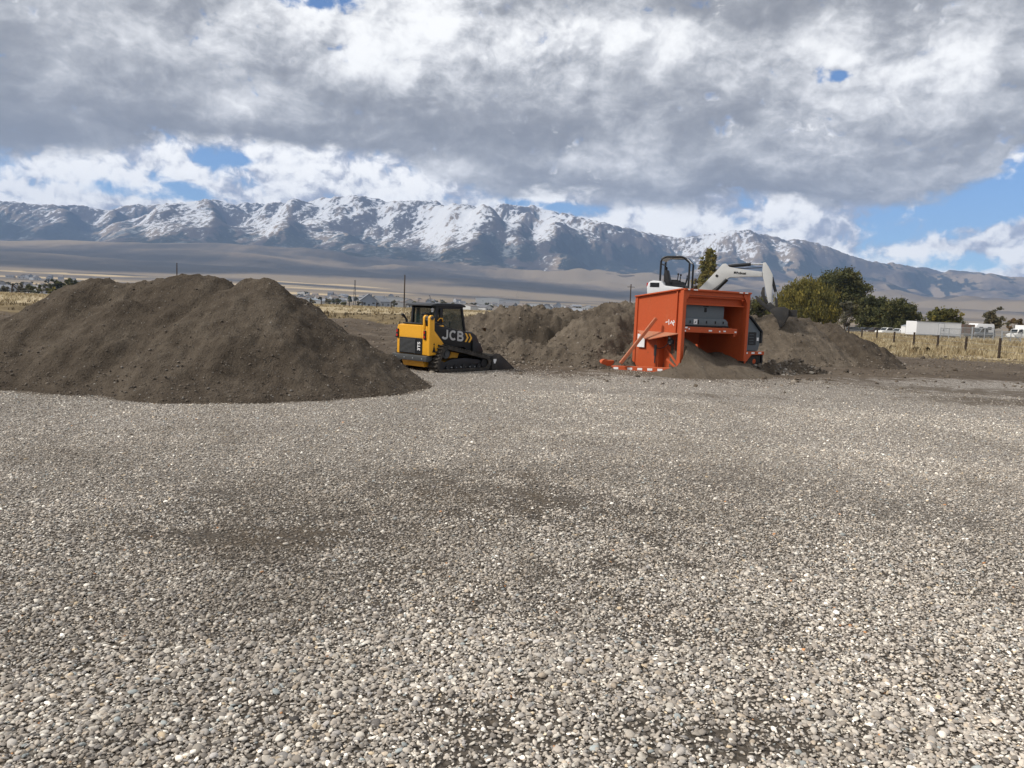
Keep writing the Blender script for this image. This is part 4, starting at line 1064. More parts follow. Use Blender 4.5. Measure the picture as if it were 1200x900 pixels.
        for k in range(8): B().cyl((.58 + k * .19, side * .98, .15), (.58 + k * .19, side * .92, .15), .020, seg=8).build('bolt', GAL, tr)
        for cx in (.62, .95, 1.28, 1.61, 1.9): B().cyl((cx, side * .68, .155), (cx, side * .98, .155), .085, seg=14).build('track_roller', BLK, tr)
        b = B(); b.cyl((2.12, side * .68, .25), (2.12, side * .98, .25), .13, seg=20).build('idler_wheel', BLK, tr); b = B(); b.cyl((.36, side * .68, .22), (.36, side * .98, .22), .13, seg=20); b.build('idler_wheel', BLK, tr)
        b = B(); b.cyl((.54, side * .72, .56), (.54, side * .96, .56), .14, seg=20); b.cyl((.54, side * .96, .56), (.54, side * .99, .56), .08, seg=14); b.build('drive_sprocket', DGR, tr)
        b = B(); b.prism([(.86, .42), (.95, .60), (1.25, .55), (1.2, .42)], side * .72 - .02, side * .72 + .02); b.build('track_mount', YEL, tr)
    return t
loader = build_loader()
# ================================================================== the orange screening plant
def build_screener():
    C0 = at(796, 430, 25.5); C1 = at(870.5, 425, 27.3)
    a = Vector((C1.x - C0.x, C1.y - C0.y, 0)); A = a.length; rz = math.atan2(a.y, a.x)
    t = thing('screening_plant', 'orange steel screening plant with open front standing over a pile of fine soil', 'screening plant', (C0.x, C0.y, 0), rz)
    D_, H0, H1 = 2.15, 2.84, 2.57                  # depth, height of the front edge and of the back edge
    # local axes: x along the open front, y towards the back, z up
    for c_, d_ in (((.0, 0, H0 / 2), (.16, .16, H0)), ((A, 0, 1.62), (.15, .16, 2.40)), ((.0, D_, H1 / 2), (.13, .13, H1)), ((A, D_, 1.55), (.13, .13, 2.1))):
        B().box(c_, d_, bev=.011).build('post', ORA, t)
    b = B(); b.box((A / 2, -.02, H0 - .03), (A + .16, .22, .06), bev=.008); b.prism([(.08, H0 - .06), (A - .075, H0 - .06), (A - .075, H0 - .20), (.08, H0 - .20)], -.04, .02)
    b.beam((.1, .10, H0 - .235), (A - .1, .10, H0 - .235), .20, .06, .008); b.prism([(.08, H0 - .26), (A - .075, H0 - .26), (A - .075, H0 - .50), (.08, H0 - .50)], .16, .19)
    b.box((A / 2, .12, H0 - .50), (A - .17, .14, .045), bev=.006)
    hd = b.build('top_beam', ORA, t)
    B().prism([(.08, H0 - .07), (.30, H0 - .07), (.08, H0 - .38)], -.075, -.055).build('gusset', ORA, hd); B().prism([(A - .08, H0 - .07), (A - .32, H0 - .07), (A - .08, H0 - .40)], -.075, -.055).build('gusset', ORA, hd)
    for x, w_ in ((.10, .10), (.42, .2), (A - .50, .18), (A - .22, .16)): B().box((x, -.135, H0 - .03), (w_, .006, .04)).build('reflective_tape', WTX, hd)
    # side panel facing the camera's left, with its chute shelf
    def zt(y): return H0 + (H1 - H0) * y / D_
    b = B(); b.prism([(.08, 1.36), (.08, zt(.08) - .05), (D_ - .06, zt(D_ - .06) - .05), (D_ - .06, 1.36)], -.02, .0, plane='yz')
    b.beam((-.01, .0, H0 - .02), (-.01, D_ + .06, H1 - .02), .20, .05, .008); b.beam((-.05, .22, 1.40), (-.05, .22, zt(.2) - .08), .05, .05); 
    sd = b.build('side_panel', ORA, t)
    b = B(); b.prism([(.09, .10), (.09, 1.36), (.95, 1.36), (.95, .10)], .18, .20, plane='yz'); b.prism([(.95, .06), (.95, 1.36), (D_ - .06, 1.36), (D_ - .06, .06)], -.03, -.01, plane='yz')
    b.box((.06, .95, .70), (.26, .06, 1.30)); b.box((-.06, 1.02, .55), (.10, .09, 1.1), bev=.01)
    b.build('lower_panel', ORA, sd)
    b = B(); bm = b.bm                             # chute shelf: a bent triangular plate that sheds outward
    q = [Vector(v) for v in ((-.02, .10, 1.36), (-.02, D_ - .08, 1.37), (-.52, 1.18, 1.13), (-.50, .98, 1.12))]
    for dz_ in (0, -.025):
        vs = [bm.verts.new(v + Vector((0, 0, dz_))) for v in q]; bm.faces.new(vs if dz_ == 0 else vs[::-1])
    bm.verts.ensure_lookup_table()
    for i in range(4): bm.faces.new((bm.verts[i], bm.verts[(i + 1) % 4], bm.verts[4 + (i + 1) % 4], bm.verts[4 + i]))
    SHF = paint('dusty_orange_paint', (.47, .095, .03), .75, .55, dustc=(.36, .22, .14))
    b.build('chute_shelf', SHF, sd)
    b = B(); b.box((-.10, D_ - .38, 1.02), (.03, .36, .46), bev=.008); b.build('placard', WTX, sd)
    b = B(); b.cyl((-.12, 1.03, .55), (-.12, 1.03, .92), .05, seg=12); b.cyl((-.12, 1.03, .30), (-.12, 1.03, .55), .025, seg=10); b.build('hydraulic_jack', DGR, sd)
    b = B(); b.box((-.04, .42, 1.06), (.12, .20, .16), bev=.02); b.sphere((-.10, .40, 1.16), .06); b.sphere((-.11, .36, .98), .055); b.cyl((-.1, .46, 1.10), (-.1, .46, 1.28), .02, seg=8); b.build('valve_block', BLK, sd)
    b = B(); b.tube([(-.08, .48, 1.0), (-.09, .66, .86), (-.10, .86, .80), (-.12, 1.0, .82)], .014, 7); b.build('hydraulic_hose', BLK, sd)
    B().beam((.14, .12, .22), (.14, .78, .80), .05, .08, .008).build('gusset', ORA, sd); B().beam((-.04, .1, .20), (-.04, .55, .46), .05, .07, .008).build('gusset', ORA, sd)
    b = B()                                        # sprayed white scrawl
    for p0, p1 in (((.62, 1.72), (.72, 1.70)), ((.56, 1.62), (.58, 1.80)), ((.50, 1.66), (.44, 1.76)), ((.44, 1.76), (.40, 1.64)), ((.36, 1.78), (.30, 1.70)), ((.40, 1.70), (.30, 1.72)), ((.34, 1.60), (.36, 1.68))):
        b.beam((-.024, p0[0], p0[1]), (-.024, p1[0], p1[1]), .03, .006, up=(1, 0, 0))
    b.build('chalk_scrawl', WTX, sd)
    # tow bar with reflectors along the foot of that side, diagonal brace
    inv = t.matrix_basis.inverted()
    def L(px, py, dp): return inv @ at(px, py, dp)
    p0, p1 = L(800, 434.5, 25.25), L(716, 431, 26.4)
    b = B(); b.beam(p0, p1, .12, .17, .012); tb = b.build('tow_bar', ORA, t)
    b = B(); dv = (p1 - p0); nrm = Vector((0, 0, 1)).cross(dv).normalized()
    if nrm.y > 0: nrm = -nrm
    nrm = Vector((dv.y, -dv.x, 0)).normalized()
    if (Vector((0, -1, 0)).dot(nrm) < 0): nrm = -nrm
    for f in (.09, .30, .44, .58, .72, .92): 
        c = p0 + dv * f + nrm * .064; B().beam(c - dv.normalized() * .085, c + dv.normalized() * .085, .008, .075).build('reflective_tape', WTX, tb)
    b = B(); e = p1; b.box(e + Vector((-.05, .10, .04)), (.40, .18, .44), bev=.02); b.lathe(e + Vector((-.24, .10, .10)), (0, 1, 0), [(-.07, .20), (.07, .20)], 16); b.box(e + Vector((.06, .08, -.1)), (.5, .22, .08), bev=.01)
    b.build('hitch', ORA, tb)
    b = B(); b.tube([e + Vector((-.35, -.05, -.05)), e + Vector((-.48, -.08, -.12)), e + Vector((-.62, -.08, -.2))], .035, 8); b.build('safety_chain', GAL, tb)
    b = B(); b.beam(L(727, 426, 26.0), L(769, 373, 26.1), .11, .11, .012); b.build('diagonal_brace', SHF, t)
    # right hand inner wall, back wall, plate added to block sky light from above
    b = B(); b.prism([(.06, .42), (.06, H0 - .1), (D_, H1 - .05), (D_, .42)], A - .03, A - .01, plane='yz'); b.build('inner_wall', ORA, t)
    b = B(); b.prism([(.05, .9), (.05, H1 - .1), (A - .05, H1 - .1), (A - .05, .9)], D_ - .05, D_ - .03); b.build('back_wall', ORA, t)
    b = B(); bm = b.bm
    b.quad((.05, .2, H0 - .35), (A - .05, .2, H0 - .35), (A - .05, D_ - .08, H1 - .28), (.05, D_ - .08, H1 - .28)); b.build('sky_block_plate', ORA, t)
    for k in range(14): B().beam((.1 + k * (A - .2) / 13, .1, H0 - .06), (.1 + k * (A - .2) / 13, D_ - .05, H1 - .06), .03, .08).build('grizzly_bar', DGR, t)
    # cross member with tape and the grey machinery box above it
    b = B(); b.beam((.06, .06, 1.50), (A - .42, .06, 1.46), .14, .19, .012); b.beam((.06, .55, 1.52), (A - .1, .55, 1.5), .12, .14, .01); b.box((A - .5, .1, 1.34), (.10, .14, .14), bev=.01)
    cm_ = b.build('cross_member', ORA, t)
    for x, w_, z in ((.20, .12, 1.56), (.34, .05, 1.52), (.14, .10, 1.45), (1.38, .16, 1.47), (2.1, .12, 1.46), (A - .52, .10, 1.44), (1.85, .06, 1.45)): B().box((x, -.015, z), (w_, .008, .05)).build('reflective_tape', WTX, cm_)
    b = B(); b.prism([(.40, 1.86), (.40, 2.30), (.44, 2.34), (2.24, 2.31), (2.28, 2.27), (2.28, 1.86)], .22, 1.2, .012); bx = b.build('machinery_housing', GRY, t)
    b = B(); b.prism([(.28, 1.64), (.34, 1.87), (2.30, 1.87), (2.44, 1.78), (2.46, 1.64)], .16, 1.25, .012); b.build('lower_skirt', GRY, bx)
    b = B(); b.box((1.33, .21, 2.17), (.10, .02, .14), bev=.005); b.box((1.34, .21, 2.285), (.24, .015, .025)); b.cyl((1.33, .19, 2.14), (1.33, .22, 2.14), .05, seg=10); b.build('latch', BTX, bx)
    for x in (.55, 1.35, 1.8, 2.2): B().box((x, .152, 1.75), (.06, .012, .09), bev=.004).build('clamp', BTX, bx)
    b = B(); b.box((.80, .148, 1.76), (.17, .01, .17)); lb = b.build('label_plate', WTX, bx); b = B(); b.box((.93, .148, 1.75), (.07, .01, .14)); b.prism([(.74, 1.70), (.80, 1.72), (.84, 1.80), (.80, 1.78)], .140, .1435); b.build('label_marking', BTX, lb)
    b = B(); b.box((.20, .40, 2.0), (.10, .3, .62), bev=.01); b.box((.24, .3, 1.72), (.16, .2, .16), bev=.02); b.cyl((.16, .3, 2.3), (.30, .3, 2.3), .05, seg=10); b.build('drive_cover', BLK, bx)
    b = B(); b.box((1.4, .45, 1.615), (2.3, .5, .05)); b.build('screen_deck', BLK, bx)
    # engine housing beyond the right hand post
    b = B(); b.prism([(A + .14, .78), (A + .14, 2.02), (A + .36, 1.95), (A + 1.0, 1.46), (A + 1.0, 1.02), (A + .92, .78)], .12, 1.5, .015); eh = b.build('engine_housing', GRY, t)
    b = B(); b.beam((A + .12, .10, 2.055), (A + .40, .10, 1.99), .10, .05); b.beam((A + .36, .10, 2.0), (A + 1.04, .10, 1.47), .10, .05); b.beam((A + 1.03, .10, 1.47), (A + 1.03, .10, 1.06), .10, .05); b.build('housing_edge', BLK, eh)
    B().box((A + .56, .115, 1.22), (.42, .02, .46), bev=.006).build('radiator_grille', BLK, eh); B().box((A + .24, .113, 1.68), (.12, .02, .2)).build('vent', BLK, eh)
    for k in range(4): B().box((A + .50, .10, 1.06 + k * .10), (.24, .01, .014)).build('grille_bar', GRY, eh)
    b = B(); b.box((A + .86, .11, 1.20), (.11, .01, .12)); b.build('label_plate', WTX, eh)
    b = B(); b.box((A + .58, .08, .70), (1.15, .14, .12), bev=.01); b.prism([(A + .07, .30), (A + .07, .66), (A + .46, .66)], .0, .02); fd = b.build('axle_beam', ORA, t)
    for x in (A + .15, A + .52, A + .90): B().box((x, .005, .71), (.17, .008, .06)).build('reflective_tape', WTX, fd)
    wc = Vector((A + .76, .24, .40))
    b = B(); b.lathe(wc, (0, 1, 0), [(-.12, .20), (-.13, .30), (-.11, .385), (-.06, .41), (.06, .41), (.11, .385), (.13, .30), (.12, .20)], 28); wh = b.build('wheel', RUB, t)
    b = B(); b.lathe(wc, (0, 1, 0), [(-.135, .05), (-.12, .09), (-.10, .19), (-.08, .2), (.1, .2)], 20); b.build('rim', ORA, wh)
    b = B(); b.box((A + 1.12, .12, .42), (.07, .12, .5)); b.build('jack_leg', BLK, t)
    return t
screener = build_screener()

# ================================================================== the excavator behind it
def build_excavator():
    th = R(-21); P0 = at(787, 365, 35.6)
    gz = 2.02
    t = thing('mini_excavator', 'white mini excavator with black open canopy reaching its arm past the orange screener', 'excavator', (P0.x, P0.y, gz), th)
    inv = t.matrix_basis.inverted()
    # tracks and carriage
    for s in (-1, 1):
        b = B(); b.prism([(-.95, .18), (-.85, .04), (.85, .04), (.98, .18), (.98, .40), (.85, .52), (-.82, .52), (-.95, .40)], s * .82 - .2, s * .82 + .2, .03); b.build('crawler_track', RUB, t)
    b = B(); b.box((0, 0, .42), (1.1, 1.3, .26), bev=.03); b.cyl((0, 0, .5), (0, 0, .66), .42, seg=20); b.box((1.25, 0, .28), (.08, 1.8, .42), bev=.02); b.build('undercarriage', DGR, t)
    # body
    b = B(); b.prism([(-1.02, .72), (-1.06, 1.20), (-.98, 1.36), (-.80, 1.44), (-.40, 1.42), (-.25, 1.22), (.55, 1.15), (.80, 1.02), (.80, .68)], -.78, .78, .06); bd_ = b.build('house', WHT, t)
    b = B(); b.box((-.70, -.785, 1.24), (.42, .02, .20), bev=.01); b.build('vent', BLK, bd_)
    b = B(); b.box((-1.03, -.70, 1.24), (.08, .14, .18), bev=.02); b.build('tail_light', RED, bd_)
    b = B(); b.box((.15, 0, 1.22), (1.0, 1.2, .10), bev=.02); b.box((.30, -.25, 1.32), (.5, .5, .2), bev=.03); b.build('operator_platform', BLK, t)
    # canopy: two hoops and a roof
    cn = None
    b = B(); top, bot = 2.52, 1.16
    for y in (-.62, .52):
        b.tube([(-.50, y, bot), (-.50, y, 2.30), (-.46, y, 2.42), (-.36, y, 2.49), (-.24, y, top), (.42, y, top), (.54, y, 2.47), (.74, y, 2.30), (.78, y, 2.22), (.78, y, bot)], .045, 8)
    b.tube([(-.5, -.62, 2.2), (-.5, .52, 2.2)], .03, 8); cn = b.build('canopy_frame', BLK, t)
    b = B(); b.prism([(-.48, 2.36), (-.36, 2.49), (-.24, 2.535), (.42, 2.535), (.56, 2.485), (.76, 2.29), (.74, 2.27), (.54, 2.44), (.42, 2.49), (-.24, 2.49), (-.34, 2.45), (-.46, 2.34)], -.60, .50); b.build('canopy_roof', WHT, t)
    b = B(); b.prism([(-.30, 1.24), (-.42, 1.72), (-.36, 1.94), (-.26, 1.96), (-.20, 1.80), (-.10, 1.40), (.22, 1.38), (.24, 1.26)], -.30, .22, .04); b.box((-.34, -.04, 2.03), (.08, .24, .14), bev=.03); b.build('seat', SEA, t)
    for y in (-.40, .32): B().box((.12, y, 1.43), (.34, .10, .16), bev=.02).build('armrest', BLK, t); b = B(); b.cyl((.24, y, 1.48), (.27, y, 1.72), .022, seg=8); b.sphere((.27, y, 1.76), .05); b.build('control_lever', BLK, t)
    b = B(); b.cyl((.52, -.04, 1.2), (.62, -.04, 1.66), .02, seg=8); b.sphere((.62, -.04, 1.70), .035); b.build('control_lever', BLK, t); B().cyl((.56, -.14, 1.2), (.68, -.16, 1.64), .018, seg=8).build('control_lever', BLK, t)
    # boom, in the working plane: points read along the arm, carried into the local frame
    pm = []
    y_b = .30                                       # the boom swings a little to the far side
    def W(px, py):
        """where the sight line through the pixel meets the working plane of the boom"""
        d = inv.to_3x3() @ ray(px, py); o = inv @ CAM; k = (y_b - o.y) / d.y; q = o + d * k; return (q.x, q.z)
    boom = [W(*q) for q in ((812, 349), (820, 338), (842, 315.5), (847, 309.5), (851, 309), (855, 313), (872, 316), (893, 318.5), (893.5, 324.5), (872, 324.5), (855, 325.3), (832, 342), (822, 352))]
    b = B(); b.prism(boom, y_b - .13, y_b + .13, .02); bo = b.build('boom_arm', BGR, t)
    o_ = W(863, 321.2); e_ = W(873, 321.8)
    xd = (e_[0] - o_[0], 0, e_[1] - o_[1]); s_ = math.hypot(xd[0], xd[2]) / 2.52
    lettering('maker_lettering', 'Bobcat', s_ * 1.02, BTX, bo, frame((o_[0], y_b - .133, o_[1]), xd, (0, 0, 1)), .003, .006)
    q = W(861.5, 319.6); B().box((q[0], y_b - .133, q[1]), (.09, .006, .09)).build('decal', BTX, bo); q = W(840.5, 323.5); B().box((q[0], y_b - .133, q[1]), (.12, .006, .11), rot=(0, .7, 0)).build('decal', BTX, bo)
    stick = [W(*q) for q in ((894.3, 308), (897.5, 307.6), (901, 313), (905.5, 322), (905.5, 328), (904, 357), (901, 358), (898.5, 345), (895.5, 330), (893.5, 324), (893.5, 318))]
    b = B(); b.prism(stick, y_b - .10, y_b + .10, .015); st = b.build('dipper_arm', BGR, t)
    def P(px, py, y=y_b): q = W(px, py); return Vector((q[0], y, q[1]))
    b = B(); b.cyl(P(853.5, 312), P(880, 309.6), .075, seg=12); b.build('cylinder', BLK, bo); b = B(); b.cyl(P(879, 309.7), P(896, 309.2), .035, seg=10); b.build('rod', CHR, bo)
    for y in (y_b - .2, y_b + .2): B().cyl(P(836, 343, y), P(852, 327.5, y), .06, seg=10).build('cylinder', BLK, bo)
    b = B(); b.cyl(P(904.5, 325), P(909, 342), .065, seg=12); b.build('cylinder', BLK, st); b = B(); b.cyl(P(909, 341), P(909.8, 350), .03, seg=10); b.build('rod', CHR, st)
    b = B(); b.tube([P(820, 338, y_b - .05), P(838, 321, y_b - .05), P(846, 312, y_b - .05)], .02, 6); b.build('hydraulic_hose', BLK, bo); b = B(); b.tube([P(855, 314, y_b + .05), P(872, 314.5, y_b + .05), P(893, 313.5, y_b + .05)], .02, 6); b.build('hydraulic_hose', BLK, bo)
    b = B(); b.prism([W(*q) for q in ((896, 336), (893.5, 337), (891.5, 344), (895, 352), (900, 358), (901, 355), (896.5, 347))], y_b - .04, y_b + .04, .01); b.prism([W(*q) for q in ((884.5, 347), (887, 346.5), (893, 352), (901.5, 360), (905, 365), (902, 366.5), (896, 360.5), (888, 353.5))], y_b - .16, y_b + .16, .02); b.build('thumb', BUC, st)
    b = B(); b.prism([W(*q) for q in ((908, 348), (911, 350), (911.5, 360), (908, 366), (906, 364), (908.5, 358))], y_b - .07, y_b + .07, .01); b.prism([W(*q) for q in ((899, 356), (903, 354), (910, 361), (908, 367), (901, 363))], y_b - .12, y_b + .12, .015); b.build('bucket_linkage', BUC, st)
    bk_ = [W(*q) for q in ((902, 364), (908, 360.5), (919, 360), (924.5, 363), (924, 371), (919, 379), (914.5, 384.5), (913.5, 383.5), (911, 375), (906, 368))]
    b = B()
    b.prism(bk_, y_b - .36, y_b - .33, .006); b.prism(bk_, y_b + .33, y_b + .36, .006)
    shell = [bk_[k] for k in (9, 0, 1, 2, 3, 4, 5, 6)]
    for p_, q_ in zip(shell, shell[1:]): b.beam((p_[0], y_b, p_[1]), (q_[0], y_b, q_[1]), .70, .03)
    for k in range(4):
        y = y_b - .3 + k * .2; p_, q_ = bk_[5], bk_[6]; dvv = Vector((q_[0] - p_[0], 0, q_[1] - p_[1])); 
        b.beam(Vector((q_[0], y, q_[1])) - dvv * .3, Vector((q_[0], y, q_[1])) + dvv * .35, .06, .03)
    b.build('bucket', BUC, t)
    return t
excavator = build_excavator()
# ================================================================== trees, bushes, grass
def leaf_mat(name):
    m, nt, p = new_mat(name)
    c = attr(nt, 'tone', 'Color'); setc(p, nt, 'Base Color', c); p.inputs['Roughness'].default_value = .7; p.inputs['Specular IOR Level'].default_value = .2
    tr = nt.nodes.new('ShaderNodeBsdfTranslucent'); nt.links.new(c, tr.inputs[0])
    mx = nt.nodes.new('ShaderNodeMixShader'); mx.inputs[0].default_value = .28
    nt.links.new(p.outputs[0], mx.inputs[1]); nt.links.new(tr.outputs[0], mx.inputs[2]); nt.links.new(mx.outputs[0], nt.nodes['Material Output'].inputs[0])
    return m
LEAF = leaf_mat('leaf')
BARK = flatm('bark', (.085, .072, .060), .9, .1)
def cards(P, U, V, tone, name, parent, mat=None):
    """quads centred on P with half edges U and V"""
    n = len(P); W = np.stack([P - U - V, P + U - V * .4, P + U * .6 + V, P - U * .7 + V * .8], 1).reshape(-1, 3)
    f = np.arange(n * 4).reshape(n, 4)
    return mesh_np(name, W, f, mat or LEAF, False, dict(tone=np.repeat(tone, 4, 0)), parent)
def unit(rng, n):
    q = rng.normal(size=(n, 3)); return q / np.linalg.norm(q, axis=1, keepdims=True)
def crown_cards(lobes, rng, size, pal, dens=1.0, droop=0.0, shell=.55):
    """lobes: (centre, radii, number). Leaf clumps gathered round twigs, thinned by noise so that sky shows through"""
    PP, UU, VV, TT = [], [], [], []
    pal = np.asarray(pal)
    for c, rad, n in lobes:
        c = np.asarray(c, float); rad = np.asarray(rad, float); n = int(n * dens)
        nt_ = max(int(n / 44), 4)
        d = unit(rng, nt_); rr = shell + (1 - shell) * rng.random(nt_) ** .7; rr *= 1 + rng.normal(size=nt_) * .17
        tw = c + d * rad * rr[:, None]
        tcol = pal[rng.integers(0, len(pal), nt_)] * rng.uniform(.75, 1.25, (nt_, 1))
        k = rng.integers(0, nt_, n)
        sp_ = rad.mean() * .13
        p = tw[k] + rng.normal(size=(n, 3)) * sp_ * np.array([1, 1, .8])
        if droop: p[:, 2] -= rng.random(n) ** 1.2 * droop * (0.4 + rng.random(nt_)[k])
        u = unit(rng, n); v = np.cross(u, unit(rng, n)); v /= np.linalg.norm(v, axis=1, keepdims=True) + 1e-9
        s = size * np.exp(rng.normal(size=n) * .3)
        if droop: 
            u = u * np.array([1, 1, .25]); v = np.stack([rng.normal(size=n) * .15, rng.normal(size=n) * .15, np.ones(n)], 1); s2 = s * 1.7
        else: s2 = s * .8
        PP.append(p); UU.append(u * (s * .5)[:, None]); VV.append(v * (s2 * .5)[:, None]); TT.append(tcol[k] * rng.uniform(.8, 1.2, (n, 1)))
    return map(np.concatenate, (PP, UU, VV, TT))
def tree(name, label, base, lobes, size, pal, trunk_r, seed, cat='tree', group=None, droop=0.0, bare=0, shell=.55, dens=1.0, trunk_h=None):
    rng = np.random.default_rng(seed); base = Vector(base)
    t = thing(name, label, cat, base, 0, group)
    P, U, V, T = crown_cards(lobes, rng, size, pal, dens, droop, shell)
    keep = P[:, 2] > .15; cards(P[keep], U[keep], V[keep], T[keep], 'crown', t)
    b = B(); top = max(l[0][2] for l in lobes); th_ = trunk_h or top * .45
    b.tube([(0, 0, -.2), (.03 * th_, .02 * th_, th_ * .35), (-.02 * th_, 0, th_ * .7), (.0, .0, th_)], [trunk_r * 1.25, trunk_r, trunk_r * .85, trunk_r * .65], 8)
    for c, rad, n in lobes:
        c = Vector(c); s0 = Vector((0, 0, th_ * (.75 + .25 * rng.random())))
        b.tube([s0, s0.lerp(c, .5) + Vector((rng.normal() * .2, rng.normal() * .2, .2)), c + Vector((0, 0, rad[2] * .3))], [trunk_r * .5, trunk_r * .33, trunk_r * .12], 6)
        for k in range(4):
            e = c + Vector(tuple(np.array(rad) * unit(rng, 1)[0] * (.9 if not bare else 1.15)))
            b.tube([s0.lerp(c, .6), (s0.lerp(c, .6)).lerp(e, .6) + Vector((0, 0, .3)), e], [trunk_r * .25, trunk_r * .13, trunk_r * .04], 5)
    for k in range(bare):
        a = rng.uniform(0, 6.28); r0 = rng.uniform(.2, 1) * max(l[1][0] for l in lobes); z1 = top * rng.uniform(.7, 1.25)
        b.tube([(0, 0, th_ * .8), (math.cos(a) * r0 * .5, math.sin(a) * r0 * .5, z1 * .6), (math.cos(a) * r0, math.sin(a) * r0, z1)], [trunk_r * .4, trunk_r * .2, trunk_r * .05], 5)
    b.build('trunk', BARK, t)
    return t
def gp(px, depth):
    """ground point under the photo column px at a depth"""
    x = (ray(px, 380.0) * (depth / ray(px, 380.0).y)).x
    return Vector((x, depth, float(zground(x, depth))))
def mpp(depth): return depth / FPX
G_OLIVE = [(.180, .155, .038), (.135, .124, .033), (.215, .178, .042), (.105, .100, .030)]
G_DARK = [(.078, .084, .032), (.098, .100, .038), (.115, .110, .042), (.062, .068, .030)]
G_MID = [(.110, .108, .036), (.085, .090, .034), (.135, .122, .040)]
G_POP = [(.170, .155, .042), (.120, .120, .036), (.205, .175, .046), (.230, .185, .050)]
G_GREY = [(.135, .125, .080), (.11, .105, .070), (.15, .128, .072)]
G_RUST = [(.20, .13, .06), (.16, .11, .055), (.13, .10, .05)]
def px_tree(name, label, px, top, depth, wpx, lobes, **k):
    """tree of a given top and width in the photograph; lobes in units of half width and height"""
    g = gp(px, depth); h = (at(px, top, depth).z - g.z); hw = wpx / 2 * mpp(depth)
    L = [((c[0] * hw, c[1] * hw, c[2] * h), (r[0] * hw, r[1] * hw, r[2] * h), n) for c, r, n in lobes]
    return tree(name, label, g, L, trunk_r=h * .022, **k)
px_tree('willow_tree', 'broad weeping willow with olive yellow hanging leaves behind the excavator arm', 943, 323, 205, 74,
        [((-.40, 0, .62), (.52, .6, .22), 2600), ((.30, 0, .64), (.52, .6, .22), 2600), ((-.02, -.1, .76), (.56, .5, .22), 2600), ((0, -.2, .42), (.85, .6, .22), 3600), ((-.55, -.2, .36), (.40, .5, .2), 1600), ((.6, -.1, .38), (.36, .5, .22), 1600)],
        size=.26, pal=G_OLIVE, seed=701, droop=3.4, shell=.5, dens=3.2)
px_tree('cottonwood_tree', 'tall dark green cottonwood standing directly behind the weeping willow', 978, 315, 232, 78,
        [((-.30, 0, .70), (.50, .5, .22), 2300), ((.15, 0, .84), (.46, .5, .15), 2200), ((.45, 0, .66), (.42, .5, .20), 2000), ((.0, 0, .52), (.7, .6, .24), 2600), ((.5, 0, .40), (.42, .5, .20), 1400), ((-.5, 0, .45), (.4, .5, .2), 1200)],
        size=.42, pal=G_DARK + G_MID, seed=702, dens=2.8)
px_tree('thicket_tree', 'ragged dark green tree with bare twigs poking from its top', 1022, 340, 196, 40,
        [((-.2, 0, .62), (.6, .6, .24), 1500), ((.3, 0, .55), (.55, .6, .28), 1500), ((0, -.1, .30), (.9, .7, .24), 1700)], size=.36, pal=G_DARK, seed=703, bare=9, dens=2.5)
px_tree('thicket_tree', 'rounded dark olive tree behind the parked white cars', 1050, 348, 192, 52,
        [((.1, 0, .66), (.62, .6, .27), 1900), ((-.45, 0, .50), (.5, .5, .26), 1500), ((.55, 0, .46), (.4, .5, .3), 1300), ((0, -.1, .28), (.95, .7, .24), 1900)], size=.36, pal=G_MID + G_DARK, seed=704, dens=2.5)
px_tree('bare_tree', 'thin grey leafless tree between the willow and the dark thicket', 990, 345, 188, 30,
        [((0, 0, .6), (.7, .5, .28), 240), ((0, 0, .35), (.8, .6, .25), 420)], size=.35, pal=G_GREY, seed=705, bare=26)
px_tree('poplar_tree', 'slim upright yellow green poplar rising behind the excavator canopy', 825, 289, 255, 29,
        [((.12, 0, .90), (.46, .5, .09), 900), ((.0, 0, .79), (.62, .6, .12), 1400), ((.08, 0, .64), (.72, .8, .16), 1700), ((-.05, 0, .46), (.74, .9, .18), 1700), ((.05, 0, .28), (.70, .8, .16), 1300)], size=.42, pal=G_POP, seed=706, bare=6, shell=.4, dens=1.6)
px_tree('poplar_tree', 'thin half bare poplar touching the side of the yellow green poplar', 812, 312, 262, 15,
        [((0, 0, .7), (.6, .6, .22), 260), ((0, 0, .45), (.8, .8, .2), 420), ((0, 0, .25), (.8, .8, .15), 380)], size=.55, pal=G_RUST + G_POP, seed=707, bare=14, shell=.3)
px_tree('shrub_tree', 'bushy grey green tree seen under the excavator boom', 885, 346, 170, 46,
        [((-.1, 0, .68), (.6, .6, .26), 1500), ((.4, 0, .5), (.5, .5, .3), 1200), ((-.5, 0, .40), (.5, .5, .3), 1000), ((0, -.1, .28), (.9, .7, .24), 1500)], size=.34, pal=G_MID + G_GREY, seed=708, dens=2.5)
px_tree('broad_tree', 'low spreading green tree turning yellow behind the white trailer', 1107, 360, 185, 46,
        [((-.15, 0, .74), (.55, .5, .22), 1300), ((.35, 0, .62), (.5, .5, .24), 1100), ((-.5, 0, .52), (.45, .5, .24), 900), ((0, -.1, .36), (.8, .6, .24), 1300)], size=.34, pal=G_MID + G_OLIVE, seed=709, dens=2.5)
px_tree('small_tree', 'round sparse grey green tree beyond the chain link gate', 1166, 359, 175, 30,
        [((0, 0, .72), (.75, .7, .22), 800), ((-.3, 0, .52), (.6, .6, .22), 600), ((.35, 0, .55), (.5, .6, .2), 500)], size=.40, pal=G_GREY, seed=710, trunk_h=3.5)
px_tree('small_tree', 'small rust brown tree near the white truck', 1189, 371, 190, 17,
        [((0, 0, .65), (.85, .8, .28), 500), ((0, 0, .38), (.7, .7, .24), 350)], size=.40, pal=G_RUST, seed=711)

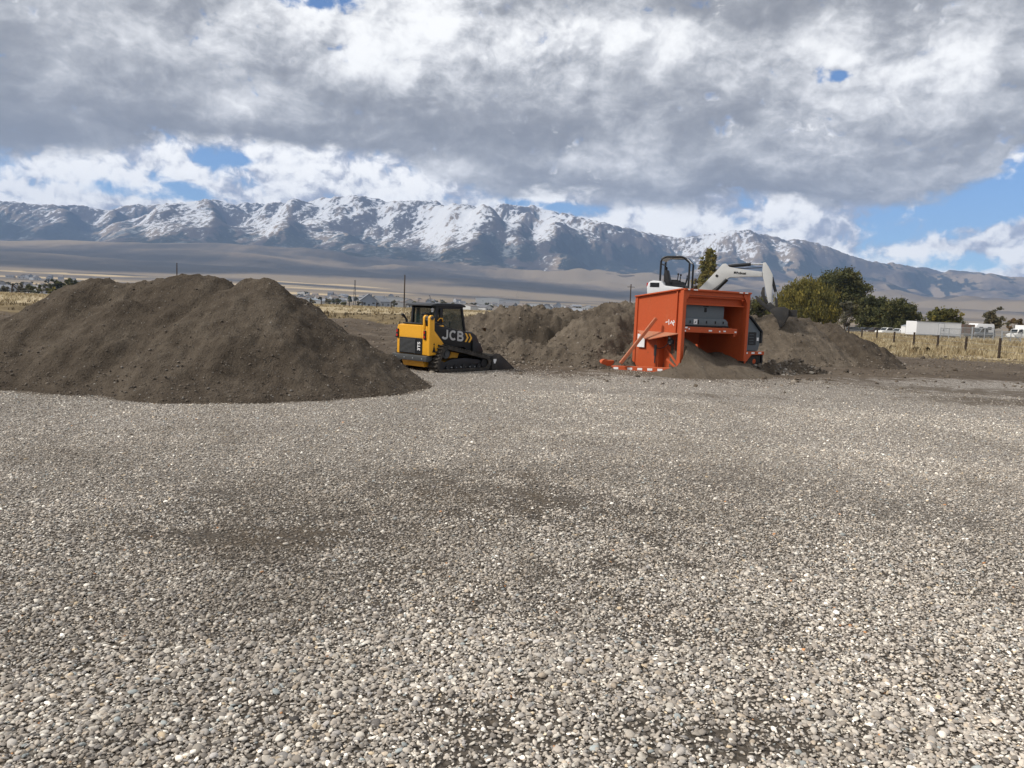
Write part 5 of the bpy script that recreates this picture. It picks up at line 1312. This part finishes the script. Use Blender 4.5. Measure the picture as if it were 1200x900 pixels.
# ------------------------------------------------------------------ bushes and hedges towards the town
HB = [(70, 329, 380, 12, G_DARK), (78, 330, 384, 12, G_DARK), (86, 331, 380, 12, G_DARK)]
g = gp(79, 380); t = thing('hedge', 'dense dark green clipped hedge in front of the left part of town', 'hedge', g)
rng = np.random.default_rng(720); hw = 15 * mpp(380); hh = at(79, 328, 380).z - g.z
L_ = [((k * hw / 4, 0, hh * .55), (hw * .22, 2.2, hh * .5), 420) for k in range(-4, 5)]
P_, U_, V_, T_ = crown_cards(L_, rng, .7, G_DARK, 1, 0, .5); k_ = P_[:, 2] > .1; cards(P_[k_], U_[k_], V_[k_], T_[k_], 'foliage', t)
BUSH = [(8, 335, 300, 26, G_GREY), (28, 335, 310, 22, G_GREY), (44, 334, 305, 20, G_MID), (62, 337, 290, 20, G_OLIVE), (25, 327, 420, 8, G_GREY), (100, 335, 300, 18, G_MID), (36, 332, 400, 14, G_MID), (88, 337, 280, 16, G_GREY), (112, 335, 420, 10, G_GREY), (55, 329, 460, 10, G_GREY),
        (352, 349, 420, 9, G_GREY), (366, 350, 400, 10, G_GREY), (384, 350, 430, 10, G_GREY), (404, 352, 410, 11, G_MID), (420, 353, 400, 9, G_GREY), (340, 348, 520, 9, G_MID), (452, 353, 520, 8, G_DARK), (462, 352, 560, 8, G_GREY), (395, 348, 640, 7, G_DARK), (374, 346, 700, 6, G_DARK),
        (642, 364, 300, 5, G_DARK), (650, 363, 300, 8, G_DARK), (625, 358, 560, 7, G_DARK), (590, 358, 620, 8, G_DARK), (575, 357, 700, 7, G_DARK), (662, 362, 520, 8, G_GREY), (410, 346, 900, 5, G_DARK), (430, 346, 1000, 5, G_DARK), (520, 353, 800, 6, G_DARK), (545, 355, 760, 6, G_DARK)]
def bush_label(k, px, dep):
    side = 'beside the dark hedge and the tall braced post' if px < 120 else ('among the pale houses above the far fence' if px < 480 else 'on the plain above the dug bank')
    return ['rounded scrubby bush ' + side, 'low spreading bush ' + side][k % 2]
for k, (px, top, dep, wpx, pal) in enumerate(BUSH):
    g = gp(px, dep); h = max(at(px, top, dep).z - g.z, 1.0); hw = wpx / 2 * mpp(dep)
    t = thing('bush', bush_label(k, px, dep), 'bush', g, 0, 'bushes scattered before the town')
    rng = np.random.default_rng(730 + k); lb = [((rng.uniform(-.4, .4) * hw, 0, h * rng.uniform(.4, .62)), (hw * rng.uniform(.5, .75), hw * .6, h * .40), 190) for _ in range(3)]
    P_, U_, V_, T_ = crown_cards(lb, rng, max(.45, dep * .0016), pal, 1, 0, .4); k_ = P_[:, 2] > .05; cards(P_[k_], U_[k_], V_[k_], T_[k_], 'foliage', t)

# ------------------------------------------------------------------ dry grass
def blades(name, P, hgt, wid, tone, seed, per=5, lean=.35):
    rng = np.random.default_rng(seed); n = len(P) * per
    b = np.repeat(P, per, 0) + np.concatenate([rng.normal(size=(n, 2)) * .12, np.zeros((n, 1))], 1); h = np.repeat(hgt, per) * rng.uniform(.55, 1.15, n)
    a = rng.uniform(0, 6.28, n); s = np.stack([np.cos(a), np.sin(a), np.zeros(n)], 1) * (wid * rng.uniform(.6, 1.4, n))[:, None]
    q = np.stack([rng.normal(size=n) * lean, rng.normal(size=n) * lean, np.ones(n)], 1) * h[:, None]
    mid_ = b + q * np.array([.35, .35, .62]); W = np.stack([b - s, b + s, mid_ + s * .7, b + q, mid_ - s * .7], 1).reshape(-1, 3)
    i = np.arange(n)[:, None] * 5
    F = np.concatenate([i + np.array([[0, 1, 2]]), i + np.array([[0, 2, 4]]), i + np.array([[4, 2, 3]])], 0)
    T = np.repeat(np.repeat(tone, per, 0) * rng.uniform(.8, 1.2, (n, 1)), 5, 0)
    o = mesh_np(name, W, F, LEAF, False, dict(tone=T)); return tag(o, kind='stuff')
STRAW = np.array([(.40, .33, .20), (.47, .395, .25), (.34, .27, .16), (.28, .215, .125), (.53, .46, .31)])
WEED = np.array([(.20, .15, .085), (.13, .10, .06), (.27, .205, .11), (.10, .08, .05)])
def field(rng, n, y0, y1, a0, a1):
    r = np.sqrt(rng.uniform(y0 * y0, y1 * y1, n)); a = np.radians(rng.uniform(a0, a1, n)); return np.sin(a) * r, np.cos(a) * r
rng = np.random.default_rng(740)
x, y = field(rng, 30000, 36, 150, 9, 42)
gl_ = np.interp(x, [-60, -30, -14, -4, 2, 8, 12, 16, 22, 30, 60], [48, 52, 62, 66, 62, 62, 60, 54, 46, 41, 38])
cl = fbm(x * .12, y * .05, 4, 741); keep = (y > gl_ + rng.normal(size=len(x)) * 1.2 + cl * 2.5) & (rng.random(len(x)) < .55 + cl * .6)
x, y, cl = x[keep], y[keep], cl[keep]
hh = np.clip(.42 + cl * .30, .15, .9) * (sstep(-1, 7, y - np.interp(x, [-60, -30, -14, -4, 2, 8, 12, 16, 22, 30, 60], [48, 52, 62, 66, 62, 62, 60, 54, 46, 41, 38])) * .8 + .2)
tn = STRAW[np.clip((cl * 2.2 + 2 + rng.normal(size=len(x)) * 1.0).astype(int), 0, 4)]
blades('dry_grass', np.stack([x, y, zground(x, y) - .02], 1), hh, .035, tn, 742, 6)
x, y = field(rng, 16000, 60, 210, -42, 6); cl = fbm(x * .1, y * .05, 4, 743)
gl_ = np.interp(x, [-60, -30, -14, -4, 2, 8], [48, 52, 62, 66, 62, 62]); keep = (y > gl_ + cl * 6) & (rng.random(len(x)) < .5 + cl * .6)
x, y, cl = x[keep], y[keep], cl[keep]; far_ = sstep(22, 40, y - np.interp(x, [-60, -30, -14, -4, 2, 8], [48, 52, 62, 66, 62, 62]) + cl * 8)
tn = np.where((rng.random(len(x)) < far_)[:, None], STRAW[rng.integers(0, 5, len(x))], WEED[rng.integers(0, 4, len(x))])
blades('dry_grass', np.stack([x, y, zground(x, y) - .02], 1), np.clip(.30 + cl * .25, .1, .7), .045, tn, 744, 5)
# dark tumbleweeds lying in front of the straw
for k, (px, dep, wpx) in enumerate([(1018, 58, 14), (1050, 56, 12), (1075, 53, 14), (1092, 52, 8)]):
    g = gp(px, dep); hw = wpx / 2 * mpp(dep); t = thing('dead_bush', ['flat dead brown bush in the straw nearest the dirt pile', 'dead brown bush second from the dirt pile in the straw', 'dead brown bush lying in the straw below the white trailer', 'smallest dead brown bush in the straw below the white trailer'][k], 'dead bush', g)
    rg = np.random.default_rng(750 + k); lb = [((rg.uniform(-.5, .5) * hw, 0, .16), (hw * .6, hw * .5, .22), 260) for _ in range(3)]
    P_, U_, V_, T_ = crown_cards(lb, rg, .16, WEED * .8, 1, 0, .3); k_ = P_[:, 2] > .0; cards(P_[k_], U_[k_], V_[k_], T_[k_], 'twigs', t)
# ================================================================== fences and poles
def wire_fence(name, label, pts, ph, pr, mat, wires=(.35, .65, .95), every=None):
    g0 = Vector(pts[0]); t = thing(name, label, 'fence', g0)
    for k, p in enumerate(pts):
        p = Vector(p) - g0; rg = random.Random(k * 7 + len(pts)); h = ph * rg.uniform(.92, 1.10); dx1, dy1 = rg.uniform(-.03, .03), rg.uniform(-.02, .02)
        B().tube([(p.x, p.y, p.z - .2), (p.x + dx1 * .5, p.y + dy1, p.z + h * .5), (p.x + dx1, p.y + dy1, p.z + h)], [pr * 1.05, pr, pr * .95], 8).build('post', mat, t)
    for wz in wires:
        B().tube([Vector(p) - g0 + Vector((0, -pr, wz * ph)) for p in pts], .006, 4).build('wire', GAL, t)
    return t
pts = []
for s_ in np.arange(-2, 13):
    x_, y_ = 31.5 + (36.9 - 31.5) * s_ / 6.0, 50 + 32 * s_ / 6.0; pts.append((x_, y_, float(zground(x_, y_))))
wire_fence('wire_fence', 'wire fence on dark wooden posts running through tall straw toward the white trailer', pts, 1.28, .085, WOD)
pts = [gp(px, 152) for px in (358, 376, 394, 409, 424, 441, 458, 475, 492, 509)]
wire_fence('wire_fence', 'distant wire fence with short posts at the field edge left of the loader', pts, 1.1, .10, WOD)
# braced post and rail on the other side of the big heap
g0 = gp(15, 150); t = thing('braced_fence', 'tall dark wooden post with diagonal brace and rail beyond the large dirt pile', 'fence', g0)
def rel(px, py, dep): return at(px, py, dep) - g0
B().tube([(0, 0, -.2), (0, 0, 1.1), rel(15, 332, 150)], [.13, .12, .12], 8).build('post', WOD, t)
B().beam(rel(15.3, 334.5, 150), rel(25, 343.6, 150), .14, .16).build('brace', WOD, t)
B().beam(rel(15, 343.2, 150), rel(34, 344, 150), .12, .16).build('rail', WOD, t)
for px in (34, 50, 66):
    q = gp(px, 150) - g0; B().tube([(q.x, q.y, q.z - .2), (q.x, q.y, q.z + .9)], [.11, .10], 8).build('post', WOD, t)
for wz in (.4, .75): B().tube([Vector((0, -.1, wz)), (gp(34, 150) - g0) + Vector((0, -.1, wz)), (gp(66, 150) - g0) + Vector((0, -.1, wz))], .006, 4).build('wire', GAL, t)

def pole(px, top, dep, label, r=.14, arm=True, name='utility_pole'):
    g = gp(px, dep); h = at(px, top, dep).z - g.z; t = thing(name, label, 'pole', g)
    B().tube([(0, 0, -.3), (0, 0, h * .5), (0, 0, h)], [r * 1.2, r, r * .8], 8).build('shaft', WOD, t)
    if arm:
        B().box((0, -.1, h - .5), (1.3, .08, .09)).build('cross_arm', WOD, t)
        for x in (-.55, .55): B().cyl((x, -.1, h - .44), (x, -.1, h - .26), .04, seg=6).build('insulator', GAL, t)
    return t
pole(473, 322, 158, 'tall plain wooden pole rising just behind the track loader cab', .13, False)
pole(207.5, 308, 175, 'wooden pole standing behind the top of the large dirt pile', .13, False)
pole(737, 333, 140, 'short wooden pole with cross arm above the dug bank beside the screener', .11, True)
def lattice(px, top, dep, label, w0=1.6, w1=.35, lean=0.0):
    g = gp(px, dep); h = at(px, top, dep).z - g.z; t = thing('lattice_mast', label, 'mast', g)
    b = B()
    for sx in (-1, 1):
        for sy in (-1, 1): b.beam((sx * w0 / 2, sy * w0 / 2, -.3), (lean * h + sx * w1 / 2, sy * w1 / 2, h), .12, .12)
    n = 9
    for k in range(n):
        f0, f1 = k / n, (k + 1) / n; a_, c_ = w0 + (w1 - w0) * f0, w0 + (w1 - w0) * f1
        for sy in (-1, 1):
            s_ = 1 if k % 2 else -1
            b.beam((lean * h * f0 - s_ * a_ / 2, sy * a_ / 2, h * f0), (lean * h * f1 + s_ * c_ / 2, sy * c_ / 2, h * f1), .07, .07)
            b.beam((s_ * 0 + sy * a_ / 2 + lean * h * f0, -s_ * a_ / 2, h * f0), (sy * c_ / 2 + lean * h * f1, s_ * c_ / 2, h * f1), .07, .07)
    b.build('frame', DGR, t); return t
lattice(415, 328, 520, 'slender grey lattice mast standing in front of the town', 1.7, .5)
lattice(603, 336, 1500, 'dark lattice tower far out on the plain beyond the dug bank', 5.0, 2.4, .18)
lattice(508, 346, 640, 'short leaning lattice mast above the track loader cab', 1.2, .4, -.35)

# rusty iron block lying on the bank behind the loader
g = at(563, 370, 34.2); t = thing('scrap_tub', 'brown rusty steel tub lying on the dug bank behind the loader cab', 'scrap tub', (g.x, g.y, float(zground(g.x, g.y) + max(h_berm(np.array([g.x]), np.array([g.y]))[0], 0)) + .02), .3); t.scale = (.48, .48, .55)
RST = paint('rust', (.075, .042, .022), .85, .2, dustc=(.14, .095, .06), spec=.1)
b = B(); b.prism([(-.45, .05), (-.5, .62), (.42, .70), (.5, .60), (.34, .02)], -.35, .35, .03); b.build('tub', RST, t); b = B(); b.box((-.03, 0, .68), (1.0, .8, .06), rot=(0, -.09, 0), bev=.01); b.build('rim', RST, t)

# ================================================================== the yard beyond the straw
def box_trailer():
    g = gp(1094, 106); m_ = mpp(106); Lh = 27.5 * m_; top = at(1095, 377.2, 106).z - g.z
    t = thing('box_trailer', 'long plain white box trailer parked in the tall straw', 'trailer', g, .10)
    b = B(); b.box((0, 0, (top + .55) / 2), (2 * Lh, 2.4, top - .55), bev=.04); bd_ = b.build('body', WHT, t)
    B().box((0, -1.215, top - .05), (2 * Lh, .03, .10)).build('top_rail', GAL, bd_); B().box((0, -1.215, .62), (2 * Lh, .03, .12)).build('bottom_rail', GAL, bd_)
    for k in range(9): B().box((-Lh + .4 + k * (2 * Lh - .8) / 8, -1.206, (top + .6) / 2), (.04, .012, top - .85)).build('panel_rib', WHT, bd_)
    d_ = B().box((-.2 * Lh + 1.0, -1.225, .62 + .82), (.75, .04, 1.50), bev=.01).build('door', WHT, t); B().box((-.2 * Lh + 1.28, -1.26, 1.35), (.08, .04, .16)).build('handle', BLK, d_)
    b = B(); b.box((-.2 * Lh + 1.0, -1.214, 1.45), (.86, .012, 1.6)); b.build('door_frame', GAL, t)
    for x in (.3, 1.2):
        for s in (-1, 1): w_ = B().lathe((x * 1.0 + 1.0, s * 1.0, .42), (0, 1, 0), [(-.13, .30), (-.12, .42), (.12, .42), (.13, .30)], 18).build('wheel', RUB, t)
    B().beam((-Lh, 0, .45), (-Lh - 1.4, 0, .40), .12, .12).build('tow_bar', BLK, t); B().box((-Lh - .9, 0, .2), (.1, .1, .5)).build('jack_leg', BLK, t)
    return t
box_trailer()
def vehicle(kind, label, px, dep, col, rz, group, sc=1.0):
    g = gp(px, dep); t = thing({'suv': 'parked_suv', 'pickup': 'pickup_truck', 'truck': 'box_truck'}[kind], label, 'car' if kind == 'suv' else 'truck', g, rz, group); t.scale = (sc,) * 3
    m_ = paint('car_paint', col, .3, .08, dustc=(.3, .27, .23), spec=.5)
    if kind == 'suv':
        low = [(-2.3, .45), (-2.35, .80), (-2.1, .98), (-1.0, 1.05), (2.2, 1.02), (2.3, .6), (2.25, .42)]; cab_ = [(-1.05, 1.04), (-.45, 1.62), (.0, 1.70), (1.9, 1.68), (2.2, 1.04)]
    elif kind == 'pickup':
        low = [(-2.7, .5), (-2.75, .92), (-2.5, 1.08), (-1.3, 1.14), (2.7, 1.14), (2.75, .6), (2.7, .5)]; cab_ = [(-1.35, 1.12), (-.75, 1.72), (-.3, 1.80), (.85, 1.80), (1.05, 1.12)]
    else:
        low = [(-3.2, .5), (-3.2, 1.2), (-2.6, 1.4), (-1.6, 1.5), (3.2, 1.0), (3.2, .6)]; cab_ = [(-2.4, 1.42), (-2.0, 2.2), (-1.4, 2.35), (-.9, 2.35), (-.9, 1.2)]
    b = B(); b.prism(low, -.92, .92, .06); bd_ = b.build('body', m_, t)
    tp = [(x * .985 + (0 if i in (0, len(cab_) - 1) else 0), z) for i, (x, z) in enumerate(cab_)]
    b = B(); b.prism(cab_, -.80, .80, .05); cb = b.build('cabin', m_, t)
    gw = flatm('car_glass', (.015, .02, .022), .1, .6); zc = min(p[1] for p in cab_); zt_ = max(p[1] for p in cab_); cx = sum(p[0] for p in cab_) / len(cab_)
    win = [(cx + (x - cx) * .86, zc + .10 + (z - zc) * .78) for x, z in cab_]
    for s in (-1, 1): B().prism(win, s * .803, s * .812).build('side_window', gw, cb)
    a_, c_ = cab_[0], cab_[1]; b = B(); b.quad((a_[0] + .06, -.68, a_[1] + .10), (a_[0] + .06, .68, a_[1] + .10), (c_[0] - .02, .62, c_[1] - .02), (c_[0] - .02, -.62, c_[1] - .02))
    for v in b.bm.verts: v.co.x -= .07; v.co.z += .02
    b.build('windscreen', gw, cb)
    if kind == 'truck': b = B(); b.box((1.2, 0, 2.0), (3.9, 2.1, 2.1), bev=.04); b.build('cargo_box', WHT, t)
    if kind == 'pickup': b = B(); b.box((1.85, 0, 1.10), (1.5, 1.5, .10)); b.build('bed', BLK, t)
    xs = (low[0][0] + .85, low[-2][0] - .85)
    for x in xs:
        for s in (-1, 1):
            w_ = B().lathe((x, s * .84, .36), (0, 1, 0), [(-.10, .24), (-.10, .36), (.10, .36), (.10, .24)], 18).build('wheel', RUB, t); B().lathe((x, s * .86, .36), (0, 1, 0), [(-.10, .05), (-.09, .20), (.09, .20), (.10, .05)], 14).build('rim', GAL, w_)
    for s in (-1, 1): B().box((low[0][0] - .02, s * .68, .80), (.06, .3, .14), bev=.02).build('headlight', WTX, t); B().box((low[-2][0] + .02, s * .78, .90), (.05, .14, .22), bev=.01).build('tail_light', RED, t)
    B().box((low[0][0] - .03, 0, .52), (.12, 1.7, .16), bev=.03).build('bumper', DGR, t)
    return t
CG = 'vehicles parked beyond the straw'
vehicle('suv', 'dark grey car parked nearest the cottonwood, beside the slope of the dirt pile', 1004, 178, (.06, .065, .07), 2.6, CG)
vehicle('suv', 'dark grey car second from the dirt pile in the row under the trees', 1013, 180, (.04, .045, .055), .3, CG)
vehicle('suv', 'dark brown car parked under the trees next to the white pickup', 1025, 176, (.07, .05, .045), .2, CG)
vehicle('pickup', 'white pickup truck parked under the rounded olive tree', 1040, 172, (.72, .72, .70), .45, CG)
vehicle('suv', 'white car parked between the white pickup and the small white shed', 1053.5, 174, (.70, .71, .71), .6, CG)
vehicle('truck', 'white box truck parked by the small rust brown tree', 1199, 150, (.72, .72, .70), .35, CG)
vehicle('pickup', 'grey pickup truck parked behind the chain link gate', 1149, 122, (.16, .17, .18), .5, CG)
g = gp(1063, 130); t = thing('shed', 'small white shed beside the end of the long white trailer', 'shed', g, .1)
hs_ = at(1063, 382, 130).z - g.z; B().box((0, 0, hs_ / 2), (1.3, 1.2, hs_), bev=.02).build('wall', WHT, t); B().prism([(-.75, hs_), (0, hs_ + .2), (.75, hs_)], -.7, .7).build('roof', GAL, t); B().box((0, -.61, .75), (.6, .03, 1.3)).build('door', GAL, t)
# board screen and caravan
g = gp(1132.5, 112); t = thing('board_screen', 'brown wooden board screen next to the long white trailer', 'screen', g, .08); hp_ = at(1132, 380, 112).z - g.z
for k in range(8): B().box((-1.15 + k * .33, 0, .75 + (hp_ - .75) / 2 + random.uniform(-.02, .02)), (.31, .05, hp_ - .75)).build('board', flatm('old_board', (.17 + .02 * (k % 3), .145, .12), .85), t)
for x in (-1.2, 1.2): B().box((x, .08, hp_ / 2), (.12, .12, hp_)).build('post', WOD, t)
g = gp(1150, 128); t = thing('caravan', 'white caravan with flat roof behind the brown board screen', 'caravan', g, .1); hc_ = at(1150, 379.3, 128).z - g.z
b = B(); b.prism([(-1.5, .5), (-1.6, hc_ - .3), (-1.3, hc_), (1.4, hc_ - .03), (1.6, hc_ - .4), (1.5, .5)], -1.1, 1.1, .05); bd_ = b.build('body', WHT, t)
for x in (-.8, .7): B().box((x, -1.11, hc_ - .75), (.7, .03, .45), bev=.01).build('window', flatm('dark_pane', (.02, .025, .03), .15, .6), bd_)
B().box((0, -1.11, 1.1), (.6, .03, 1.2)).build('door', GAL, bd_)
for s in (-1, 1): B().lathe((.2, s * .95, .36), (0, 1, 0), [(-.1, .22), (-.1, .36), (.1, .36), (.1, .22)], 16).build('wheel', RUB, t)
# chain link fence and gate
LNK = bpy.data.materials.new('chain_link'); LNK.use_nodes = True; _n = LNK.node_tree; _p = _n.nodes['Principled BSDF']
_oc = nx_sep(_n, obj_coords(_n), 0); _oz = nx_sep(_n, obj_coords(_n), 2)
_d1 = ((NX(_n, _oc) + NX(_n, _oz)) * 9.0).fn('FRACT'); _d2 = ((NX(_n, _oc) - NX(_n, _oz)) * 9.0).fn('FRACT')
_a = (_d1.fn('LESS_THAN', .14)).mx(_d2.fn('LESS_THAN', .14)); _n.links.new(_a.s, _p.inputs['Alpha']); setc(_p, _n, 'Base Color', (.42, .44, .45)); _p.inputs['Metallic'].default_value = .4
def chain_fence(label, cols, tops, dep, gate=False):
    g = gp(cols[0], dep); t = thing('chain_link_gate' if gate else 'chain_link_fence', label, 'gate' if gate else 'fence', g); m_ = mpp(dep)
    P0 = [gp(c, dep) - g for c in cols]; H = [at(c, tp, dep).z - g.z for c, tp in zip(cols, tops)]
    for p, h in zip(P0, H): B().cyl((p.x, p.y, -.1), (p.x, p.y, h), .055, seg=8).build('post', GAL, t)
    for (p, h), (q, k) in zip(list(zip(P0, H))[:-1], list(zip(P0, H))[1:]):
        zz = min(h, k) - .05
        for z in (zz, zz * .55, .2): B().cyl((p.x, p.y, z), (q.x, q.y, z), .035, seg=8).build('rail', GAL, t)
        b = B(); b.quad((p.x, p.y + .01, .1), (q.x, q.y + .01, .1), (q.x, q.y + .01, zz), (p.x, p.y + .01, zz)); b.build('chain_link', LNK, t)
        if gate: B().cyl((p.x, p.y - .05, zz), (q.x, q.y - .05, .25), .035, seg=8).build('brace', GAL, t)
    return t
chain_fence('chain link fence on silver posts standing before the white trailer door end', (1103, 1113, 1127, 1140), (384, 384.5, 383.5, 383), 98)
chain_fence('chain link fence on tall silver posts before the grey pickup truck', (1140.6, 1155, 1165.5, 1175), (383, 384, 383, 386), 96)
chain_fence('open silver chain link gate with diagonal braces at the end of the fence', (1176, 1186, 1198), (388, 388, 389), 94, True)

# ================================================================== the town on the valley floor
ROOFM = [flatm('roof_a', (.14, .14, .15), .8), flatm('roof_b', (.20, .17, .15), .8), flatm('roof_c', (.24, .25, .27), .6)]
WALLM = [flatm('wall_a', (.50, .50, .485), .8), flatm('wall_b', (.36, .37, .38), .8), flatm('wall_c', (.40, .35, .29), .8), flatm('wall_d', (.24, .265, .30), .8)]
DRK = flatm('window_dark', (.03, .035, .04), .2, .6)
def house(name, label, g, rz, w, d, h, rh, wm, rm, group=None, detail=False, cat='house', garage=False):
    t = thing(name, label, cat, g, rz, group)
    b = B(); b.prism([(-w / 2, -.3), (-w / 2, h), (0, h + rh), (w / 2, h), (w / 2, -.3)], -d / 2, d / 2); wl = b.build('wall', wm, t, 0)
    b = B()
    o_ = .35; th_ = .16; k = rh / (w / 2)
    b.prism([(-w / 2 - o_, h - o_ * k + .02), (0, h + rh + .02), (w / 2 + o_, h - o_ * k + .02), (w / 2 + o_, h - o_ * k + th_), (0, h + rh + th_ + .05), (-w / 2 - o_, h - o_ * k + th_)], -d / 2 - o_, d / 2 + o_); rf = b.build('roof', rm, t, 0)
    if detail:
        for x in (-w * .27, w * .27):
            B().box((x, -d / 2 - .02, h * .55), (1.3, .05, 1.3)).build('window', DRK, t); B().box((w / 2 + .02, x * d / w, h * .55), (.05, 1.2, 1.2)).build('window', DRK, t)
        B().box((0, -d / 2 - .02, 1.05), (1.1, .05, 2.1)).build('door', DRK, t)
        if garage: B().box((w * .28, -d / 2 - .03, 1.1), (2.6, .05, 2.2)).build('garage_door', wm, t)
        B().box((w * .2, d * .2, h + rh * .8), (.6, .6, 1.4)).build('chimney', rm, rf)
    return t
rt = random.Random(91)
protos = []
GH = 'small pale houses of the town on the valley floor'
for k, (w_, d_, h_, r_) in enumerate([(8, 12, 3.2, 2.0), (10, 9, 5.4, 2.6), (12, 8, 3.0, 1.6), (7.5, 7.5, 5.6, 2.8), (18, 9, 4.0, 1.2), (9, 14, 3.4, 2.2)]):
    q = gp(345 + 14 * k, 900 + 60 * k)
    h0 = house('house', '', q, rt.uniform(0, 3.1), w_, d_, h_, r_, WALLM[k % 4], ROOFM[k % 3], GH, True); note_children(h0); protos.append(h0)
    h0['label'] = 'small pale house among many in the far town beyond the field'
spots = []
for k in range(104):
    px = rt.choice([rt.uniform(338, 480), rt.uniform(338, 480), rt.uniform(480, 600), rt.uniform(590, 720)]); dep = 640 * math.exp(rt.uniform(0, .95)); spots.append((px, dep, 'small pale house among many in the far town beyond the field'))
for k in range(22): spots.append((rt.uniform(-20, 112), rt.uniform(560, 1000), 'small pale house in the part of town above the dark clipped hedge'))
for k in range(14): spots.append((rt.uniform(-10, 88), rt.uniform(1850, 2150), 'tiny house in the thin row far out on the plain above the dark clipped hedge'))
GR2 = {1: 'houses above the clipped hedge', 2: 'houses in the thin far row'}
for k, (px, dep, lab) in enumerate(spots):
    c = copy_thing(protos[k % 6], gp(px, dep), rt.uniform(0, 6.28), lab, (1 if dep < 1500 else 1.3,) * 3)
    if 'hedge' in lab: c['group'] = GR2[2 if 'tiny' in lab else 1]
# larger ones that can be picked out
house('gabled_house', 'large white house with two grey gables in front of the town', gp(431, 430), .25, 9, 12, 4.2, 3.4, WALLM[3], ROOFM[2], None, True, 'house', True)
house('gabled_house', 'large pale gabled house next to the pole in front of the town', gp(444, 440), -.35, 8, 11, 3.9, 3.0, WALLM[1], ROOFM[2], None, True, 'house', True)
house('warehouse', 'long white flat warehouse above the gabled houses', gp(458, 900), .1, 34, 22, 9.0, 1.0, WALLM[0], WALLM[0], None, True, 'warehouse')
house('warehouse', 'low pale blue roofed shed at the near edge of town beside the large dirt pile', gp(362, 620), .05, 22, 12, 3.6, 1.2, WALLM[0], flatm('roof_blue', (.42, .50, .58), .5), None, True, 'shed')
house('warehouse', 'long white industrial building on the plain directly above the rusty tub', gp(575, 1500), .05, 62, 30, 13, 1.5, WALLM[0], ROOFM[2], None, True, 'warehouse')
house('warehouse', 'grey industrial building on the plain beside the long white one', gp(596, 1450), .0, 38, 28, 11, 1.2, WALLM[1], ROOFM[0], None, True, 'warehouse')
house('warehouse', 'very long low white building on the plain above the dug bank', gp(640, 1700), .06, 150, 30, 5, .8, WALLM[0], WALLM[0], None, True, 'warehouse')
house('warehouse', 'white building just above the notch in the dug bank', gp(690, 900), .1, 24, 16, 6, 1.0, WALLM[0], WALLM[0], None, True, 'warehouse')
TG = 'small dark trees among the houses of the town'
r2 = np.random.default_rng(760); P_, U_, V_, T_ = crown_cards([((0, 0, 3.4), (2.4, 2.4, 2.6), 160), ((.8, .3, 2.4), (2.0, 2.0, 1.8), 110)], r2, 1.0, G_GREY + G_MID + G_DARK, 1, 0, .4)
t0 = thing('town_tree', 'small dark tree among the houses of the far town', 'tree', gp(350, 800), 0, TG); cards(P_, U_, V_, T_, 'crown', t0); B().tube([(0, 0, -.3), (0, 0, 2), (0, 0, 4)], [.3, .22, .1], 6).build('trunk', BARK, t0); note_children(t0)
for k in range(110):
    px = rt.choice([rt.uniform(335, 480), rt.uniform(-10, 115), rt.uniform(480, 600), rt.uniform(595, 730), rt.uniform(0, 90)]); dep = 620 * math.exp(rt.uniform(0, 1.0))
    c = copy_thing(t0, gp(px, dep), rt.uniform(0, 6.28), None, (rt.uniform(.8, 1.7),) * 3)
    if px < 120: c['label'] = 'small dark tree in the part of town above the dark clipped hedge'; c['group'] = 'town trees above the clipped hedge'
